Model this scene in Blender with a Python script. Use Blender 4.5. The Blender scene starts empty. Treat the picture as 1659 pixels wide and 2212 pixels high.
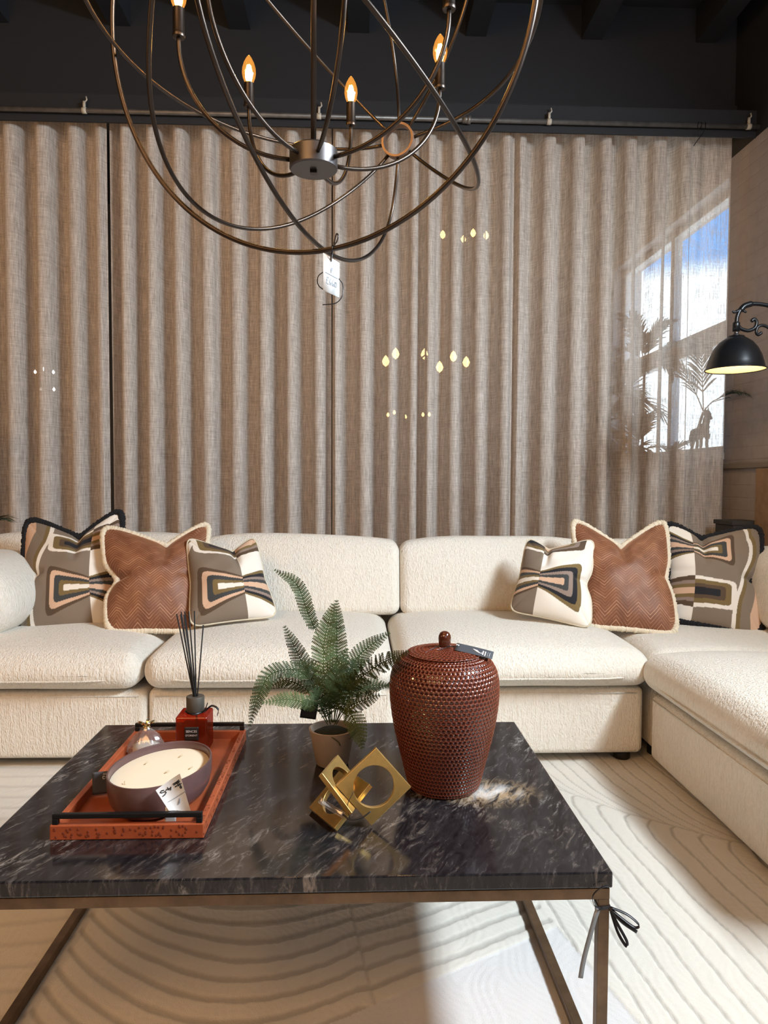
import bpy, bmesh, math, random
import numpy as np
from mathutils import Vector, Matrix, Quaternion
PI = math.pi
rnd = random.Random(7)
SC = bpy.context.scene
COL = SC.collection

# ---------------------------------------------------------------- camera
cam_data = bpy.data.cameras.new('camera')
cam = bpy.data.objects.new('camera', cam_data)
COL.objects.link(cam)
SC.camera = cam
cam_data.sensor_fit = 'HORIZONTAL'
cam_data.sensor_width = 36.0
cam_data.lens = 36.0 * 1533.0 / 1659.0
cam_data.clip_start = 0.02
YAW, PITCH, ROLL = math.radians(2.173), math.radians(2.486), math.radians(0.2796)
fw = Vector((math.sin(YAW) * math.cos(PITCH), math.cos(YAW) * math.cos(PITCH), -math.sin(PITCH)))
r0 = Vector((math.cos(YAW), -math.sin(YAW), 0))
u0 = r0.cross(fw)
rr = r0 * math.cos(ROLL) + u0 * math.sin(ROLL)
uu = -r0 * math.sin(ROLL) + u0 * math.cos(ROLL)
cam.matrix_world = Matrix(((rr.x, uu.x, -fw.x, 0), (rr.y, uu.y, -fw.y, 0), (rr.z, uu.z, -fw.z, 1.14), (0, 0, 0, 1)))

# ---------------------------------------------------------------- colour management
SC.view_settings.view_transform = 'Standard'
SC.view_settings.look = 'None'
SC.view_settings.gamma = 1.0
SC.view_settings.use_curve_mapping = False
SC.view_settings.exposure = 0.08
SC.cycles.transparent_max_bounces = 24
SC.cycles.max_bounces = 8

# ---------------------------------------------------------------- sky and lights
world = bpy.data.worlds.new('sky')
SC.world = world
world.use_nodes = True
wn, wl = world.node_tree.nodes, world.node_tree.links
bg = wn['Background']
tc = wn.new('ShaderNodeTexCoord')
sx = wn.new('ShaderNodeSeparateXYZ')
cr = wn.new('ShaderNodeValToRGB')
wl.new(tc.outputs['Generated'], sx.inputs[0])
wl.new(sx.outputs['Z'], cr.inputs[0])
wl.new(cr.outputs[0], bg.inputs[0])
cr.color_ramp.elements[0].position = 0.252
cr.color_ramp.elements[0].color = (0.85, 0.95, 1.0, 1)
cr.color_ramp.elements[1].position = 0.275
cr.color_ramp.elements[1].color = (0.045, 0.27, 0.64, 1)
bg.inputs[1].default_value = 4.6


def lamp(name, kind, loc, energy, color, target=None, **kw):
    d = bpy.data.lights.new(name, kind)
    d.energy = energy
    d.color = color
    for k, v in kw.items():
        setattr(d, k, v)
    o = bpy.data.objects.new(name, d)
    COL.objects.link(o)
    o.location = loc
    if target is not None:
        o.rotation_euler = (Vector(target) - Vector(loc)).to_track_quat('-Z', 'Y').to_euler()
    return o


# daylight through the high shop window in the right-hand wall
lamp('window_daylight', 'AREA', (2.26, 0.9, 2.68), 212, (0.82, 0.93, 1.0), (0.3, 1.5, 0.0), shape='RECTANGLE', size=1.3, size_y=0.45)
# the showroom's warm ceiling lighting behind and to the left of the camera
lamp('showroom_lights', 'AREA', (-1.6, -1.4, 3.3), 78, (1.0, 0.56, 0.25), (-0.2, 3.0, 0.4), shape='RECTANGLE', size=2.4, size_y=1.6)
lamp('neutral_fill', 'AREA', (1.6, -2.2, 2.6), 20, (0.95, 0.97, 1.0), (0.2, 3.4, 1.2), shape='RECTANGLE', size=2.6, size_y=1.8)  # added neutral fill from behind the camera, no window there

# added warm fill for the left floor, placed out of frame
lamp('left_warm_fill', 'POINT', (-2.7, 1.1, 1.75), 34, (1.0, 0.56, 0.24), shadow_soft_size=0.12)
# added warm light behind the curtains, to glow through the linen
lamp('back_curtain_fill', 'AREA', (-0.6, 6.6, 3.5), 34, (1.0, 0.62, 0.32), (-0.2, 4.6, 1.0), shape='RECTANGLE', size=3.5, size_y=1.2)


# ---------------------------------------------------------------- helpers
class MB:
    """collects verts / faces (+ optional uv and colour per vertex) for ONE mesh"""
    def __init__(self):
        self.v, self.f, self.m, self.c, self.uv = [], [], [], [], []

    def add(self, verts, faces, mi=0, col=None, uv=None):
        o = len(self.v)
        self.v += [tuple(map(float, p)) for p in verts]
        self.f += [tuple(int(i) + o for i in f) for f in faces]
        self.m += [mi] * len(faces)
        self.c += list(col) if col is not None else [(1, 1, 1)] * len(verts)
        self.uv += list(uv) if uv is not None else [(0, 0)] * len(verts)
        return self

    def box(self, x0, x1, y0, y1, z0, z1, mi=0):
        v = [(x, y, z) for z in (z0, z1) for y in (y0, y1) for x in (x0, x1)]
        f = [(0, 2, 3, 1), (4, 5, 7, 6), (0, 1, 5, 4), (2, 6, 7, 3), (0, 4, 6, 2), (1, 3, 7, 5)]
        return self.add(v, f, mi)

    def tube(self, pts, r, seg=8, closed=False, mi=0, caps=True, flat=None):
        v, f = tube_geo(pts, r, seg, closed, caps, flat)
        return self.add(v, f, mi)

    def lathe(self, prof, seg=32, loc=(0, 0, 0), mi=0, sx=1, sy=1, rot=0):
        v, f = [], []
        for (r, z) in prof:
            for k in range(seg):
                a = 2 * PI * k / seg
                x, y = r * math.cos(a) * sx, r * math.sin(a) * sy
                v.append((loc[0] + x * math.cos(rot) - y * math.sin(rot), loc[1] + x * math.sin(rot) + y * math.cos(rot), loc[2] + z))
        for i in range(len(prof) - 1):
            for k in range(seg):
                a, b = i * seg + k, i * seg + (k + 1) % seg
                f.append((a, b, b + seg, a + seg))
        if prof[0][0] > 1e-5:
            f.append(tuple(range(seg))[::-1])
        if prof[-1][0] > 1e-5:
            f.append(tuple((len(prof) - 1) * seg + k for k in range(seg)))
        return self.add(v, f, mi)

    def build(self, name, mats, parent=None, smooth=True, angle=None, bevel=0, attr=False, loc=None):
        me = bpy.data.meshes.new(name)
        off = Vector(parent.location) if parent is not None else (Vector(loc) if loc is not None else Vector((0, 0, 0)))
        if parent is not None and parent.parent is not None:
            off = off + Vector(parent.parent.location)
        V = np.array(self.v, dtype=float) - np.array(off)
        me.from_pydata(V.tolist(), [], self.f)
        if not isinstance(mats, (list, tuple)):
            mats = [mats]
        for m in mats:
            me.materials.append(m)
        me.polygons.foreach_set('material_index', self.m)
        if smooth:
            me.polygons.foreach_set('use_smooth', [True] * len(me.polygons))
        if attr:
            ca = me.color_attributes.new('Col', 'FLOAT_COLOR', 'POINT')
            flat = np.ones((len(self.v), 4))
            flat[:, :3] = np.array(self.c)[:, :3]
            ca.data.foreach_set('color', flat.ravel())
            ul = me.uv_layers.new(name='UVMap')
            li = np.zeros(len(me.loops), dtype=int)
            me.loops.foreach_get('vertex_index', li)
            ul.data.foreach_set('uv', np.array(self.uv, dtype=float)[li].ravel())
        me.update()
        bm = bmesh.new()
        bm.from_mesh(me)
        bmesh.ops.recalc_face_normals(bm, faces=bm.faces)
        if angle is not None:
            for e in bm.edges:
                if len(e.link_faces) == 2 and e.calc_face_angle(0) > math.radians(angle):
                    e.smooth = False
        bm.to_mesh(me)
        bm.free()
        o = bpy.data.objects.new(name, me)
        COL.objects.link(o)
        if parent is not None:
            o.parent = parent
        elif loc is not None:
            o.location = loc
        if bevel:
            md = o.modifiers.new('bevel', 'BEVEL')
            md.width = bevel
            md.segments = 2
            md.limit_method = 'ANGLE'
        return o


def tube_geo(pts, r, seg=8, closed=False, caps=True, flat=None):
    P = [Vector(p) for p in pts]
    n = len(P)
    R = r if isinstance(r, (list, tuple)) else [r] * n
    T = []
    for i in range(n):
        a = P[(i - 1) % n] if (closed or i > 0) else P[i]
        b = P[(i + 1) % n] if (closed or i < n - 1) else P[i]
        t = b - a
        T.append(t.normalized() if t.length > 1e-9 else Vector((0, 0, 1)))
    up = Vector((0, 0, 1)) if abs(T[0].z) < 0.9 else Vector((1, 0, 0))
    N = (up - T[0] * up.dot(T[0])).normalized()
    v, f = [], []
    frames = []
    for i in range(n):
        if i:
            q = T[i - 1].rotation_difference(T[i])
            N = (q @ N)
            N = (N - T[i] * N.dot(T[i])).normalized()
        frames.append((N.copy(), T[i].cross(N)))
    tw = 0.0
    if closed:
        q = T[-1].rotation_difference(T[0])
        Ne = q @ frames[-1][0]
        tw = math.atan2(Ne.dot(frames[0][1]), Ne.dot(frames[0][0]))
    fl = flat if flat else 1.0
    for i in range(n):
        A, B = frames[i]
        t0 = -tw * i / n
        for k in range(seg):
            a = 2 * PI * k / seg + t0
            v.append(P[i] + (A * math.cos(a) + B * (math.sin(a) * fl)) * R[i])
    m = n if closed else n - 1
    for i in range(m):
        for k in range(seg):
            a, b = i * seg + k, i * seg + (k + 1) % seg
            c, d = ((i + 1) % n) * seg + (k + 1) % seg, ((i + 1) % n) * seg + k
            f.append((a, b, c, d))
    if caps and not closed:
        f.append(tuple(range(seg))[::-1])
        f.append(tuple((n - 1) * seg + k for k in range(seg)))
    return v, f


def spline(pts, n=12):
    """Catmull-Rom through pts"""
    P = [np.array(p, float) for p in pts]
    P = [2 * P[0] - P[1]] + P + [2 * P[-1] - P[-2]]
    out = []
    for i in range(1, len(P) - 2):
        for k in range(n):
            t = k / n
            a, b, c, d = P[i - 1], P[i], P[i + 1], P[i + 2]
            out.append(0.5 * ((2 * b) + (-a + c) * t + (2 * a - 5 * b + 4 * c - d) * t * t + (-a + 3 * b - 3 * c + d) * t ** 3))
    out.append(P[-2])
    return out


def rbox_geo(x0, x1, y0, y1, z0, z1, r, n=(20, 20, 8), deform=None):
    """rounded box surface as 6 grids, welded; deform(P, uvw) on arrays"""
    c = np.array([(x0 + x1) / 2, (y0 + y1) / 2, (z0 + z1) / 2])
    h = np.array([(x1 - x0) / 2, (y1 - y0) / 2, (z1 - z0) / 2])
    rr_ = np.minimum(r, h * 0.999)

    def axis(i):
        k = 5
        cs = [math.tan((j / k) * PI / 4) for j in range(k + 1)]
        corner = [-(h[i] - rr_[i]) - rr_[i] * cs[k - j] for j in range(k + 1)]
        mid = list(np.linspace(-(h[i] - rr_[i]), h[i] - rr_[i], n[i] + 1))[1:-1]
        return np.array(corner + mid + [-q for q in corner[::-1]])
    ax = [axis(i) for i in range(3)]
    verts, faces, index = [], [], {}

    def vid(p):
        key = tuple(np.round(p, 6))
        if key not in index:
            index[key] = len(verts)
            verts.append(p)
        return index[key]
    for a, b, d in ((0, 1, 2), (1, 2, 0), (2, 0, 1)):
        for s in (-1, 1):
            A, B = ax[a], ax[b]
            ids = np.zeros((len(A), len(B)), int)
            for i, pa in enumerate(A):
                for j, pb in enumerate(B):
                    p = np.zeros(3)
                    p[a], p[b], p[d] = pa, pb, s * h[d]
                    ids[i, j] = vid(p)
            for i in range(len(A) - 1):
                for j in range(len(B) - 1):
                    q = (ids[i, j], ids[i + 1, j], ids[i + 1, j + 1], ids[i, j + 1])
                    faces.append(q if s > 0 else q[::-1])
    P = np.array(verts)
    inner = np.clip(P, -(h - rr_), h - rr_)
    d = (P - inner) / rr_
    ln = np.linalg.norm(d, axis=1)
    ln[ln < 1e-9] = 1
    Q = inner + d / ln[:, None] * rr_
    uvw = Q / h
    Q = Q + c
    if deform is not None:
        Q = deform(Q, uvw)
    return Q, faces


def empty(name, loc, label=None, cat=None, group=None):
    o = bpy.data.objects.new(name, None)
    o.empty_display_size = 0.05
    COL.objects.link(o)
    o.location = loc
    tag(o, label, cat, group)
    return o


def tag(o, label=None, cat=None, group=None, kind=None):
    if label: o['label'] = label
    if cat: o['category'] = cat
    if group: o['group'] = group
    if kind: o['kind'] = kind
    return o


def struct(o):
    o['kind'] = 'structure'
    return o


# ---------------------------------------------------------------- materials
class NT:
    def __init__(self, name):
        self.mat = bpy.data.materials.new(name)
        self.mat.use_nodes = True
        self.t = self.mat.node_tree
        self.n = self.t.nodes
        self.b = self.n['Principled BSDF']
        self.out = self.n['Material Output']

    def node(self, typ, **kw):
        nd = self.n.new(typ)
        for k, v in kw.items():
            if k.startswith('_'):
                setattr(nd, k[1:], v)
        for k, v in kw.items():
            if not k.startswith('_'):
                s = nd.inputs[k] if not k.startswith('i') or not k[1:].isdigit() else nd.inputs[int(k[1:])]
                self.set(s, v)
        return nd

    def set(self, sock, v):
        if hasattr(v, 'is_output'):
            self.t.links.new(v, sock)
        else:
            sock.default_value = v

    def P(self, **kw):
        for k, v in kw.items():
            self.set(self.b.inputs[k.replace('_', ' ')], v)
        return self

    def coord(self, which='Object', scale=(1, 1, 1), rot=(0, 0, 0)):
        c = self.node('ShaderNodeTexCoord')
        m = self.node('ShaderNodeMapping')
        self.t.links.new(c.outputs[which], m.inputs[0])
        m.inputs['Scale'].default_value = scale
        m.inputs['Rotation'].default_value = rot
        return m.outputs[0]

    def noise(self, vec, scale=5, detail=2, rough=0.5, dist=0):
        n = self.node('ShaderNodeTexNoise', Scale=scale, Detail=detail, Roughness=rough, Distortion=dist)
        self.set(n.inputs['Vector'], vec)
        return n.outputs[0]

    def ramp(self, fac, stops):
        r = self.node('ShaderNodeValToRGB')
        self.set(r.inputs[0], fac)
        e = r.color_ramp.elements
        while len(e) < len(stops):
            e.new(0.5)
        for i, (p, c) in enumerate(stops):
            e[i].position = p
            e[i].color = (c[0], c[1], c[2], 1) if hasattr(c, '__len__') else (c, c, c, 1)
        return r.outputs[0]

    def math(self, op, a, b=0.0, c=None, clamp=False):
        n = self.node('ShaderNodeMath', _operation=op, _use_clamp=clamp)
        self.set(n.inputs[0], a)
        self.set(n.inputs[1], b)
        if c is not None:
            self.set(n.inputs[2], c)
        return n.outputs[0]

    def mix(self, f, a, b, mode='MIX'):
        n = self.node('ShaderNodeMixRGB', _blend_type=mode)
        self.set(n.inputs[0], f)
        self.set(n.inputs[1], a if hasattr(a, 'is_output') else (*a, 1))
        self.set(n.inputs[2], b if hasattr(b, 'is_output') else (*b, 1))
        return n.outputs[0]

    def bump(self, height, strength=0.3, dist=0.01):
        n = self.node('ShaderNodeBump', Strength=strength, Distance=dist)
        self.set(n.inputs['Height'], height)
        self.t.links.new(n.outputs[0], self.b.inputs['Normal'])
        return n.outputs[0]


def simple(name, col, rough=0.5, metal=0.0, bump=None, var=0.0, **kw):
    t = NT(name)
    t.P(Roughness=rough, Metallic=metal)
    vec = t.coord()
    if var:
        nz = t.noise(vec, 18, 4, 0.6)
        c2 = tuple(min(1, x * (1 + var)) for x in col)
        c1 = tuple(x * (1 - var) for x in col)
        t.P(Base_Color=t.ramp(nz, [(0.3, c1), (0.7, c2)]))
    else:
        t.P(Base_Color=(*col, 1))
    if bump:
        t.bump(t.noise(vec, bump[0], 3, 0.6), bump[1], bump[2])
    for k, v in kw.items():
        t.set(t.b.inputs[k.replace('_', ' ')], v)
    return t.mat


def boucle():
    t = NT('cream_boucle')
    vec = t.coord(scale=(1, 1, 0.45))
    a = t.noise(vec, 170, 2, 0.6)
    b = t.noise(t.coord(scale=(1, 1, 0.16)), 95, 2, 0.6)
    h = t.math('ADD', t.math('MULTIPLY', a, 0.6), t.math('MULTIPLY', b, 0.6))
    t.P(Base_Color=t.ramp(h, [(0.36, (0.70, 0.645, 0.555)), (0.66, (0.80, 0.755, 0.675))]), Roughness=0.95)
    t.set(t.b.inputs['Sheen Weight'], 0.15)
    t.bump(h, 0.75, 0.012)
    return t.mat


def marble():
    """black marble: dark cloudy ground, clusters of tan and white streaks running mostly in one direction"""
    t = NT('black_marble')
    r = t.coord(rot=(0, 0, math.radians(-62)))

    def sc(v):
        m = t.node('ShaderNodeMapping')
        t.set(m.inputs[0], r)
        m.inputs['Scale'].default_value = v
        return m.outputs[0]
    s1 = sc((1.0, 3.0, 1.0))
    cloud = t.noise(s1, 4.0, 6, 0.62, 0.8)
    fine = t.noise(sc((1.0, 3.4, 1.0)), 15, 9, 0.72, 1.3)
    ground = t.ramp(t.math('MULTIPLY', fine, t.math('ADD', cloud, 0.5)), [(0.36, (0.0065, 0.006, 0.0075)), (0.56, (0.020, 0.018, 0.020)), (0.74, (0.075, 0.066, 0.064))])
    patch = t.ramp(t.noise(sc((1.0, 1.9, 1.0)), 3.4, 4, 0.6, 1.0), [(0.50, 0), (0.68, 1)])
    streak = t.ramp(fine, [(0.50, 0), (0.62, 0.5), (0.74, 1)])
    c1 = t.mix(t.math('MULTIPLY', t.math('MULTIPLY', patch, streak), 1.0), ground, (0.27, 0.21, 0.165))
    ridge = t.math('SUBTRACT', 1.0, t.math('MULTIPLY', t.math('ABSOLUTE', t.math('SUBTRACT', t.noise(s1, 6.5, 8, 0.70, 1.2), 0.5)), 14), clamp=True)
    patch2 = t.ramp(t.noise(sc((1.2, 1.2, 1.0)), 2.6, 3, 0.6, 0.5), [(0.54, 0), (0.66, 1)])
    c2 = t.mix(t.math('MULTIPLY', t.math('MULTIPLY', ridge, patch2), t.math('MULTIPLY', streak, 1.0)), c1, (0.66, 0.60, 0.55))
    hair = t.math('SUBTRACT', 1.0, t.math('MULTIPLY', t.math('ABSOLUTE', t.math('SUBTRACT', t.noise(s1, 3.0, 7, 0.6, 2.2), 0.5)), 90), clamp=True)
    c3 = t.mix(t.math('MULTIPLY', t.math('MULTIPLY', hair, streak), 0.30), c2, (0.42, 0.38, 0.34))
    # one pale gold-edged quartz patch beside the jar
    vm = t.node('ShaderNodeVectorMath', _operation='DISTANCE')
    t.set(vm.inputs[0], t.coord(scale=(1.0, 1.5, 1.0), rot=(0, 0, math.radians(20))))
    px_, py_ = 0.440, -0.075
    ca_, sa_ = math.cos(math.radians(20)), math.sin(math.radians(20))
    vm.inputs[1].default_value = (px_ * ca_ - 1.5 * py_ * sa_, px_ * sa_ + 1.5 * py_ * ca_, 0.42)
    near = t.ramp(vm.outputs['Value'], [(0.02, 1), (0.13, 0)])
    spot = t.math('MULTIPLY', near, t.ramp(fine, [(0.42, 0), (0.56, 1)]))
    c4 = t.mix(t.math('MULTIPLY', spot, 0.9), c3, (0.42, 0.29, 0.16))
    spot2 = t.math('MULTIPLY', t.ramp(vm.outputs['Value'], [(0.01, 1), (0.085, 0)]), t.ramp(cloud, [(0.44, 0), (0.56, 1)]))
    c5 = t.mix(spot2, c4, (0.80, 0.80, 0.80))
    t.P(Base_Color=c5, Roughness=0.13)
    return t.mat


def attr_mat(name, rough=0.8, sheen=0.0, bump=None, coat=0.0):
    t = NT(name)
    a = t.node('ShaderNodeAttribute', _attribute_name='Col')
    t.P(Base_Color=a.outputs[0], Roughness=rough)
    t.set(t.b.inputs['Sheen Weight'], sheen)
    t.set(t.b.inputs['Coat Weight'], coat)
    if bump:
        t.bump(t.noise(t.coord(), bump[0], 2, 0.5), bump[1], bump[2])
    return t.mat


def velvet():
    """rust velvet with stitched herringbone lines, laid out in fabric (UV) metres"""
    t = NT('rust_herringbone_velvet')
    uv = t.node('ShaderNodeTexCoord').outputs['UV']
    s = t.node('ShaderNodeSeparateXYZ')
    t.set(s.inputs[0], uv)
    zig = t.math('PINGPONG', t.math('ADD', s.outputs[0], 5.0), 0.060)
    h = t.math('ADD', s.outputs[1], t.math('MULTIPLY', zig, 0.72))
    brk = t.noise(uv, 28, 2, 0.6)
    h = t.math('ADD', h, t.math('MULTIPLY', brk, 0.004))
    st = t.math('SINE', t.math('MULTIPLY', h, 2 * PI / 0.0135))
    line = t.ramp(st, [(0.66, 0), (0.92, 1)])
    groups = t.ramp(t.math('SINE', t.math('MULTIPLY', h, 2 * PI / 0.060)), [(0.40, 0.45), (0.7, 1)])
    patch = t.ramp(t.noise(uv, 14, 3, 0.6), [(0.36, 0.35), (0.58, 1)])
    f = t.math('MULTIPLY', t.math('MULTIPLY', line, groups), patch)
    nap = t.ramp(t.noise(uv, 7, 3, 0.6), [(0.3, (0.145, 0.048, 0.021)), (0.7, (0.255, 0.098, 0.042))])
    c = t.mix(t.math('MULTIPLY', f, 0.9), nap, (0.56, 0.30, 0.18))
    t.P(Base_Color=c, Roughness=0.55)
    t.set(t.b.inputs['Sheen Weight'], 0.6)
    t.set(t.b.inputs['Sheen Roughness'], 0.35)
    t.set(t.b.inputs['Sheen Tint'], (0.9, 0.5, 0.3, 1))
    t.bump(line, 0.25, 0.002)
    return t.mat


def linen():
    t = NT('sheer_linen')
    uv = t.node('ShaderNodeTexCoord').outputs['UV']

    def mp(sc):
        m = t.node('ShaderNodeMapping')
        t.set(m.inputs[0], uv)
        m.inputs['Scale'].default_value = sc
        return m.outputs[0]
    a = t.noise(mp((150, 9, 1)), 1.0, 2, 0.6)
    b = t.noise(mp((9, 150, 1)), 1.0, 2, 0.6)
    fa = t.noise(mp((420, 30, 1)), 1.0, 1, 0.5)
    fb = t.noise(mp((30, 420, 1)), 1.0, 1, 0.5)
    th = t.math('ADD', t.math('ADD', t.math('MULTIPLY', a, 0.62), t.math('MULTIPLY', b, 0.38)), t.math('MULTIPLY', t.math('ADD', fa, fb), 0.25))
    dens = t.ramp(th, [(0.52, 0.0), (0.92, 1.0)])
    colr = t.mix(dens, (0.62, 0.55, 0.49), (0.82, 0.765, 0.715))
    dif = t.node('ShaderNodeBsdfDiffuse', Color=colr)
    trl = t.node('ShaderNodeBsdfTranslucent', Color=t.mix(dens, (0.46, 0.35, 0.25), (0.60, 0.48, 0.36)))
    tr = t.node('ShaderNodeBsdfTransparent')
    m1 = t.node('ShaderNodeMixShader', i0=0.28)
    t.set(m1.inputs[1], dif.outputs[0])
    t.set(m1.inputs[2], trl.outputs[0])
    m2 = t.node('ShaderNodeMixShader')
    t.set(m2.inputs[0], t.math('SUBTRACT', 0.44, t.math('MULTIPLY', dens, 0.38)))
    t.set(m2.inputs[1], m1.outputs[0])
    t.set(m2.inputs[2], tr.outputs[0])
    t.t.links.new(m2.outputs[0], t.out.inputs[0])
    return t.mat


def clear_mat(name, tint, gloss=0.12, rough=0.02, opac=0.0, body=None):
    """thin clear pane / film: transparent + gloss (+ some diffuse body)"""
    t = NT(name)
    tr = t.node('ShaderNodeBsdfTransparent', Color=(*tint, 1))
    gl = t.node('ShaderNodeBsdfGlossy', Roughness=rough)
    m = t.node('ShaderNodeMixShader', i0=gloss)
    t.set(m.inputs[1], tr.outputs[0])
    t.set(m.inputs[2], gl.outputs[0])
    last = m
    if opac > 0:
        df = t.node('ShaderNodeBsdfDiffuse', Color=(*(body or tint), 1))
        m2 = t.node('ShaderNodeMixShader', i0=opac)
        t.set(m2.inputs[1], m.outputs[0])
        t.set(m2.inputs[2], df.outputs[0])
        last = m2
    t.t.links.new(last.outputs[0], t.out.inputs[0])
    return t.mat


def emit(name, col, strength):
    t = NT(name)
    t.P(Base_Color=(0.8, 0.6, 0.3, 1))
    t.set(t.b.inputs['Emission Color'], (*col, 1))
    t.set(t.b.inputs['Emission Strength'], strength)
    return t.mat


def brick():
    t = NT('painted_brick')
    c = t.node('ShaderNodeTexCoord')
    s = t.node('ShaderNodeSeparateXYZ')
    t.set(s.inputs[0], c.outputs['Object'])
    cb = t.node('ShaderNodeCombineXYZ')
    t.set(cb.inputs[0], s.outputs[1])
    t.set(cb.inputs[1], s.outputs[2])
    b = t.node('ShaderNodeTexBrick', Scale=1.0)
    t.set(b.inputs['Vector'], cb.outputs[0])
    b.inputs['Brick Width'].default_value = 0.225
    b.inputs['Row Height'].default_value = 0.075
    b.inputs['Mortar Size'].default_value = 0.006
    b.inputs['Mortar Smooth'].default_value = 0.6
    b.inputs['Color1'].default_value = (1, 1, 1, 1)
    b.inputs['Color2'].default_value = (0.9, 0.9, 0.9, 1)
    b.inputs['Mortar'].default_value = (0, 0, 0, 1)
    nz = t.noise(cb.outputs[0], 9, 5, 0.65)
    lo = t.ramp(s.outputs[2], [(0.0, 0), (1.0, 1)])
    col = t.ramp(nz, [(0.3, (0.36, 0.33, 0.325)), (0.7, (0.44, 0.405, 0.40))])
    t.P(Base_Color=t.mix(t.math('MULTIPLY', t.math('SUBTRACT', 1.0, b.outputs['Fac']), 0.0), col, col), Roughness=0.8)
    t.bump(t.math('ADD', t.math('MULTIPLY', b.outputs['Color'], 0.8), t.math('MULTIPLY', nz, 0.35)), 0.5, 0.006)
    return t.mat


def bulb_glass():
    """lit amber candle bulb: clear amber glass that glows faintly"""
    t = NT('glowing_bulb_glass')
    tr = t.node('ShaderNodeBsdfTransparent', Color=(1.0, 0.80, 0.42, 1))
    em = t.node('ShaderNodeEmission', Color=(1.0, 0.42, 0.08, 1), Strength=1.6)
    gl = t.node('ShaderNodeBsdfGlossy', Roughness=0.05)
    m = t.node('ShaderNodeMixShader', i0=0.30)
    t.set(m.inputs[1], tr.outputs[0]); t.set(m.inputs[2], em.outputs[0])
    m2 = t.node('ShaderNodeMixShader', i0=0.06)
    t.set(m2.inputs[1], m.outputs[0]); t.set(m2.inputs[2], gl.outputs[0])
    t.t.links.new(m2.outputs[0], t.out.inputs[0])
    return t.mat


M = {}
M['boucle'] = boucle()
M['marble'] = marble()
M['velvet'] = velvet()
M['linen'] = linen()
M['brick'] = brick()
M['print'] = attr_mat('printed_cotton', 0.85, 0.1, (900, 0.15, 0.001))
M['rug'] = attr_mat('carved_wool_rug', 0.97, 0.1, (420, 0.35, 0.004))
M['glaze'] = attr_mat('rust_glaze', 0.16, 0.0, None, 0.5)
M['black_paint'] = simple('black_paint', (0.015, 0.017, 0.022), 0.75, bump=(6, 0.1, 0.01))
M['brown_wall'] = simple('dark_wall', (0.05, 0.043, 0.038), 0.85)
M['bronze'] = simple('bronze_metal', (0.062, 0.049, 0.042), 0.34, 0.9, var=0.15)
M['hub'] = simple('brushed_bronze', (0.11, 0.10, 0.10), 0.4, 0.85)
M['pole_ring'] = simple('antique_copper', (0.20, 0.135, 0.10), 0.6, 0.7, bump=(90, 0.3, 0.002))
M['table_frame'] = simple('antique_bronze_frame', (0.15, 0.095, 0.055), 0.48, 0.75, var=0.3)
M['brass'] = simple('antique_brass', (0.74, 0.49, 0.17), 0.40, 1.0, bump=(320, 0.12, 0.001), var=0.18)
M['black_metal'] = simple('black_metal', (0.010, 0.011, 0.013), 0.32, 0.3)
M['black_fringe'] = simple('black_fringe', (0.008, 0.008, 0.011), 0.95, bump=(300, 0.9, 0.004))
M['cream_fringe'] = simple('cream_fringe', (0.78, 0.68, 0.52), 0.95, bump=(240, 0.9, 0.004))
M['cream_piping'] = simple('cream_piping', (0.62, 0.55, 0.42), 0.9)
M['leather'] = simple('rust_leather', (0.36, 0.080, 0.028), 0.42, var=0.14, bump=(150, 0.15, 0.002))
M['leather_dark'] = simple('rust_leather_quill', (0.19, 0.038, 0.015), 0.5)
M['wax'] = simple('candle_wax', (0.86, 0.74, 0.56), 0.45, Subsurface_Weight=0.0)
M['concrete'] = simple('taupe_concrete', (0.36, 0.285, 0.225), 0.9, var=0.08, bump=(140, 0.2, 0.002))
M['soil'] = simple('moss', (0.012, 0.016, 0.008), 0.95, bump=(120, 1.0, 0.01))
M['fern'] = simple('fern_leaf', (0.027, 0.048, 0.009), 0.75, var=0.45)
M['fern_light'] = simple('fern_leaf_pale', (0.058, 0.088, 0.022), 0.75, var=0.35)
M['stem'] = simple('fern_stem', (0.045, 0.050, 0.020), 0.6)
M['palm'] = simple('palm_leaf', (0.022, 0.045, 0.018), 0.55, var=0.3)
M['palm_trunk'] = simple('palm_trunk', (0.06, 0.045, 0.03), 0.8)
M['white_card'] = simple('white_card', (0.80, 0.80, 0.80), 0.6)
M['grey_card'] = simple('charcoal_card', (0.052, 0.055, 0.065), 0.6)
M['ink'] = simple('black_ink', (0.012, 0.012, 0.014), 0.6)
M['grey_ink'] = simple('grey_ink', (0.30, 0.33, 0.38), 0.6)
M['blue_ink'] = simple('pale_blue_ink', (0.36, 0.42, 0.50), 0.6)
M['silver_ink'] = simple('silver_print', (0.70, 0.72, 0.75), 0.5)
M['ribbon'] = simple('black_ribbon', (0.010, 0.010, 0.013), 0.3)
M['cork'] = simple('grey_wood_collar', (0.075, 0.066, 0.054), 0.55, var=0.12)
M['reed'] = simple('black_reed', (0.006, 0.006, 0.007), 0.7)
M['amber'] = clear_mat('amber_glass', (0.62, 0.085, 0.018), 0.10, 0.03, 0.22, (0.40, 0.05, 0.015))
M['bag'] = clear_mat('cellophane', (0.93, 0.92, 0.91), 0.16, 0.12, 0.10, (0.75, 0.72, 0.70))
M['pane'] = clear_mat('window_glass', (0.96, 0.98, 1.0), 0.05)
M['bulb'] = bulb_glass()
M['filament'] = emit('glowing_filament', (1.0, 0.62, 0.22), 40.0)
M['shade_inner'] = simple('cream_enamel', (0.85, 0.70, 0.42), 0.5)
M['wood'] = simple('tan_wood', (0.30, 0.19, 0.11), 0.6, var=0.2)
M['grey_cab'] = simple('dark_grey_cabinet', (0.045, 0.043, 0.042), 0.6)
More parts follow.
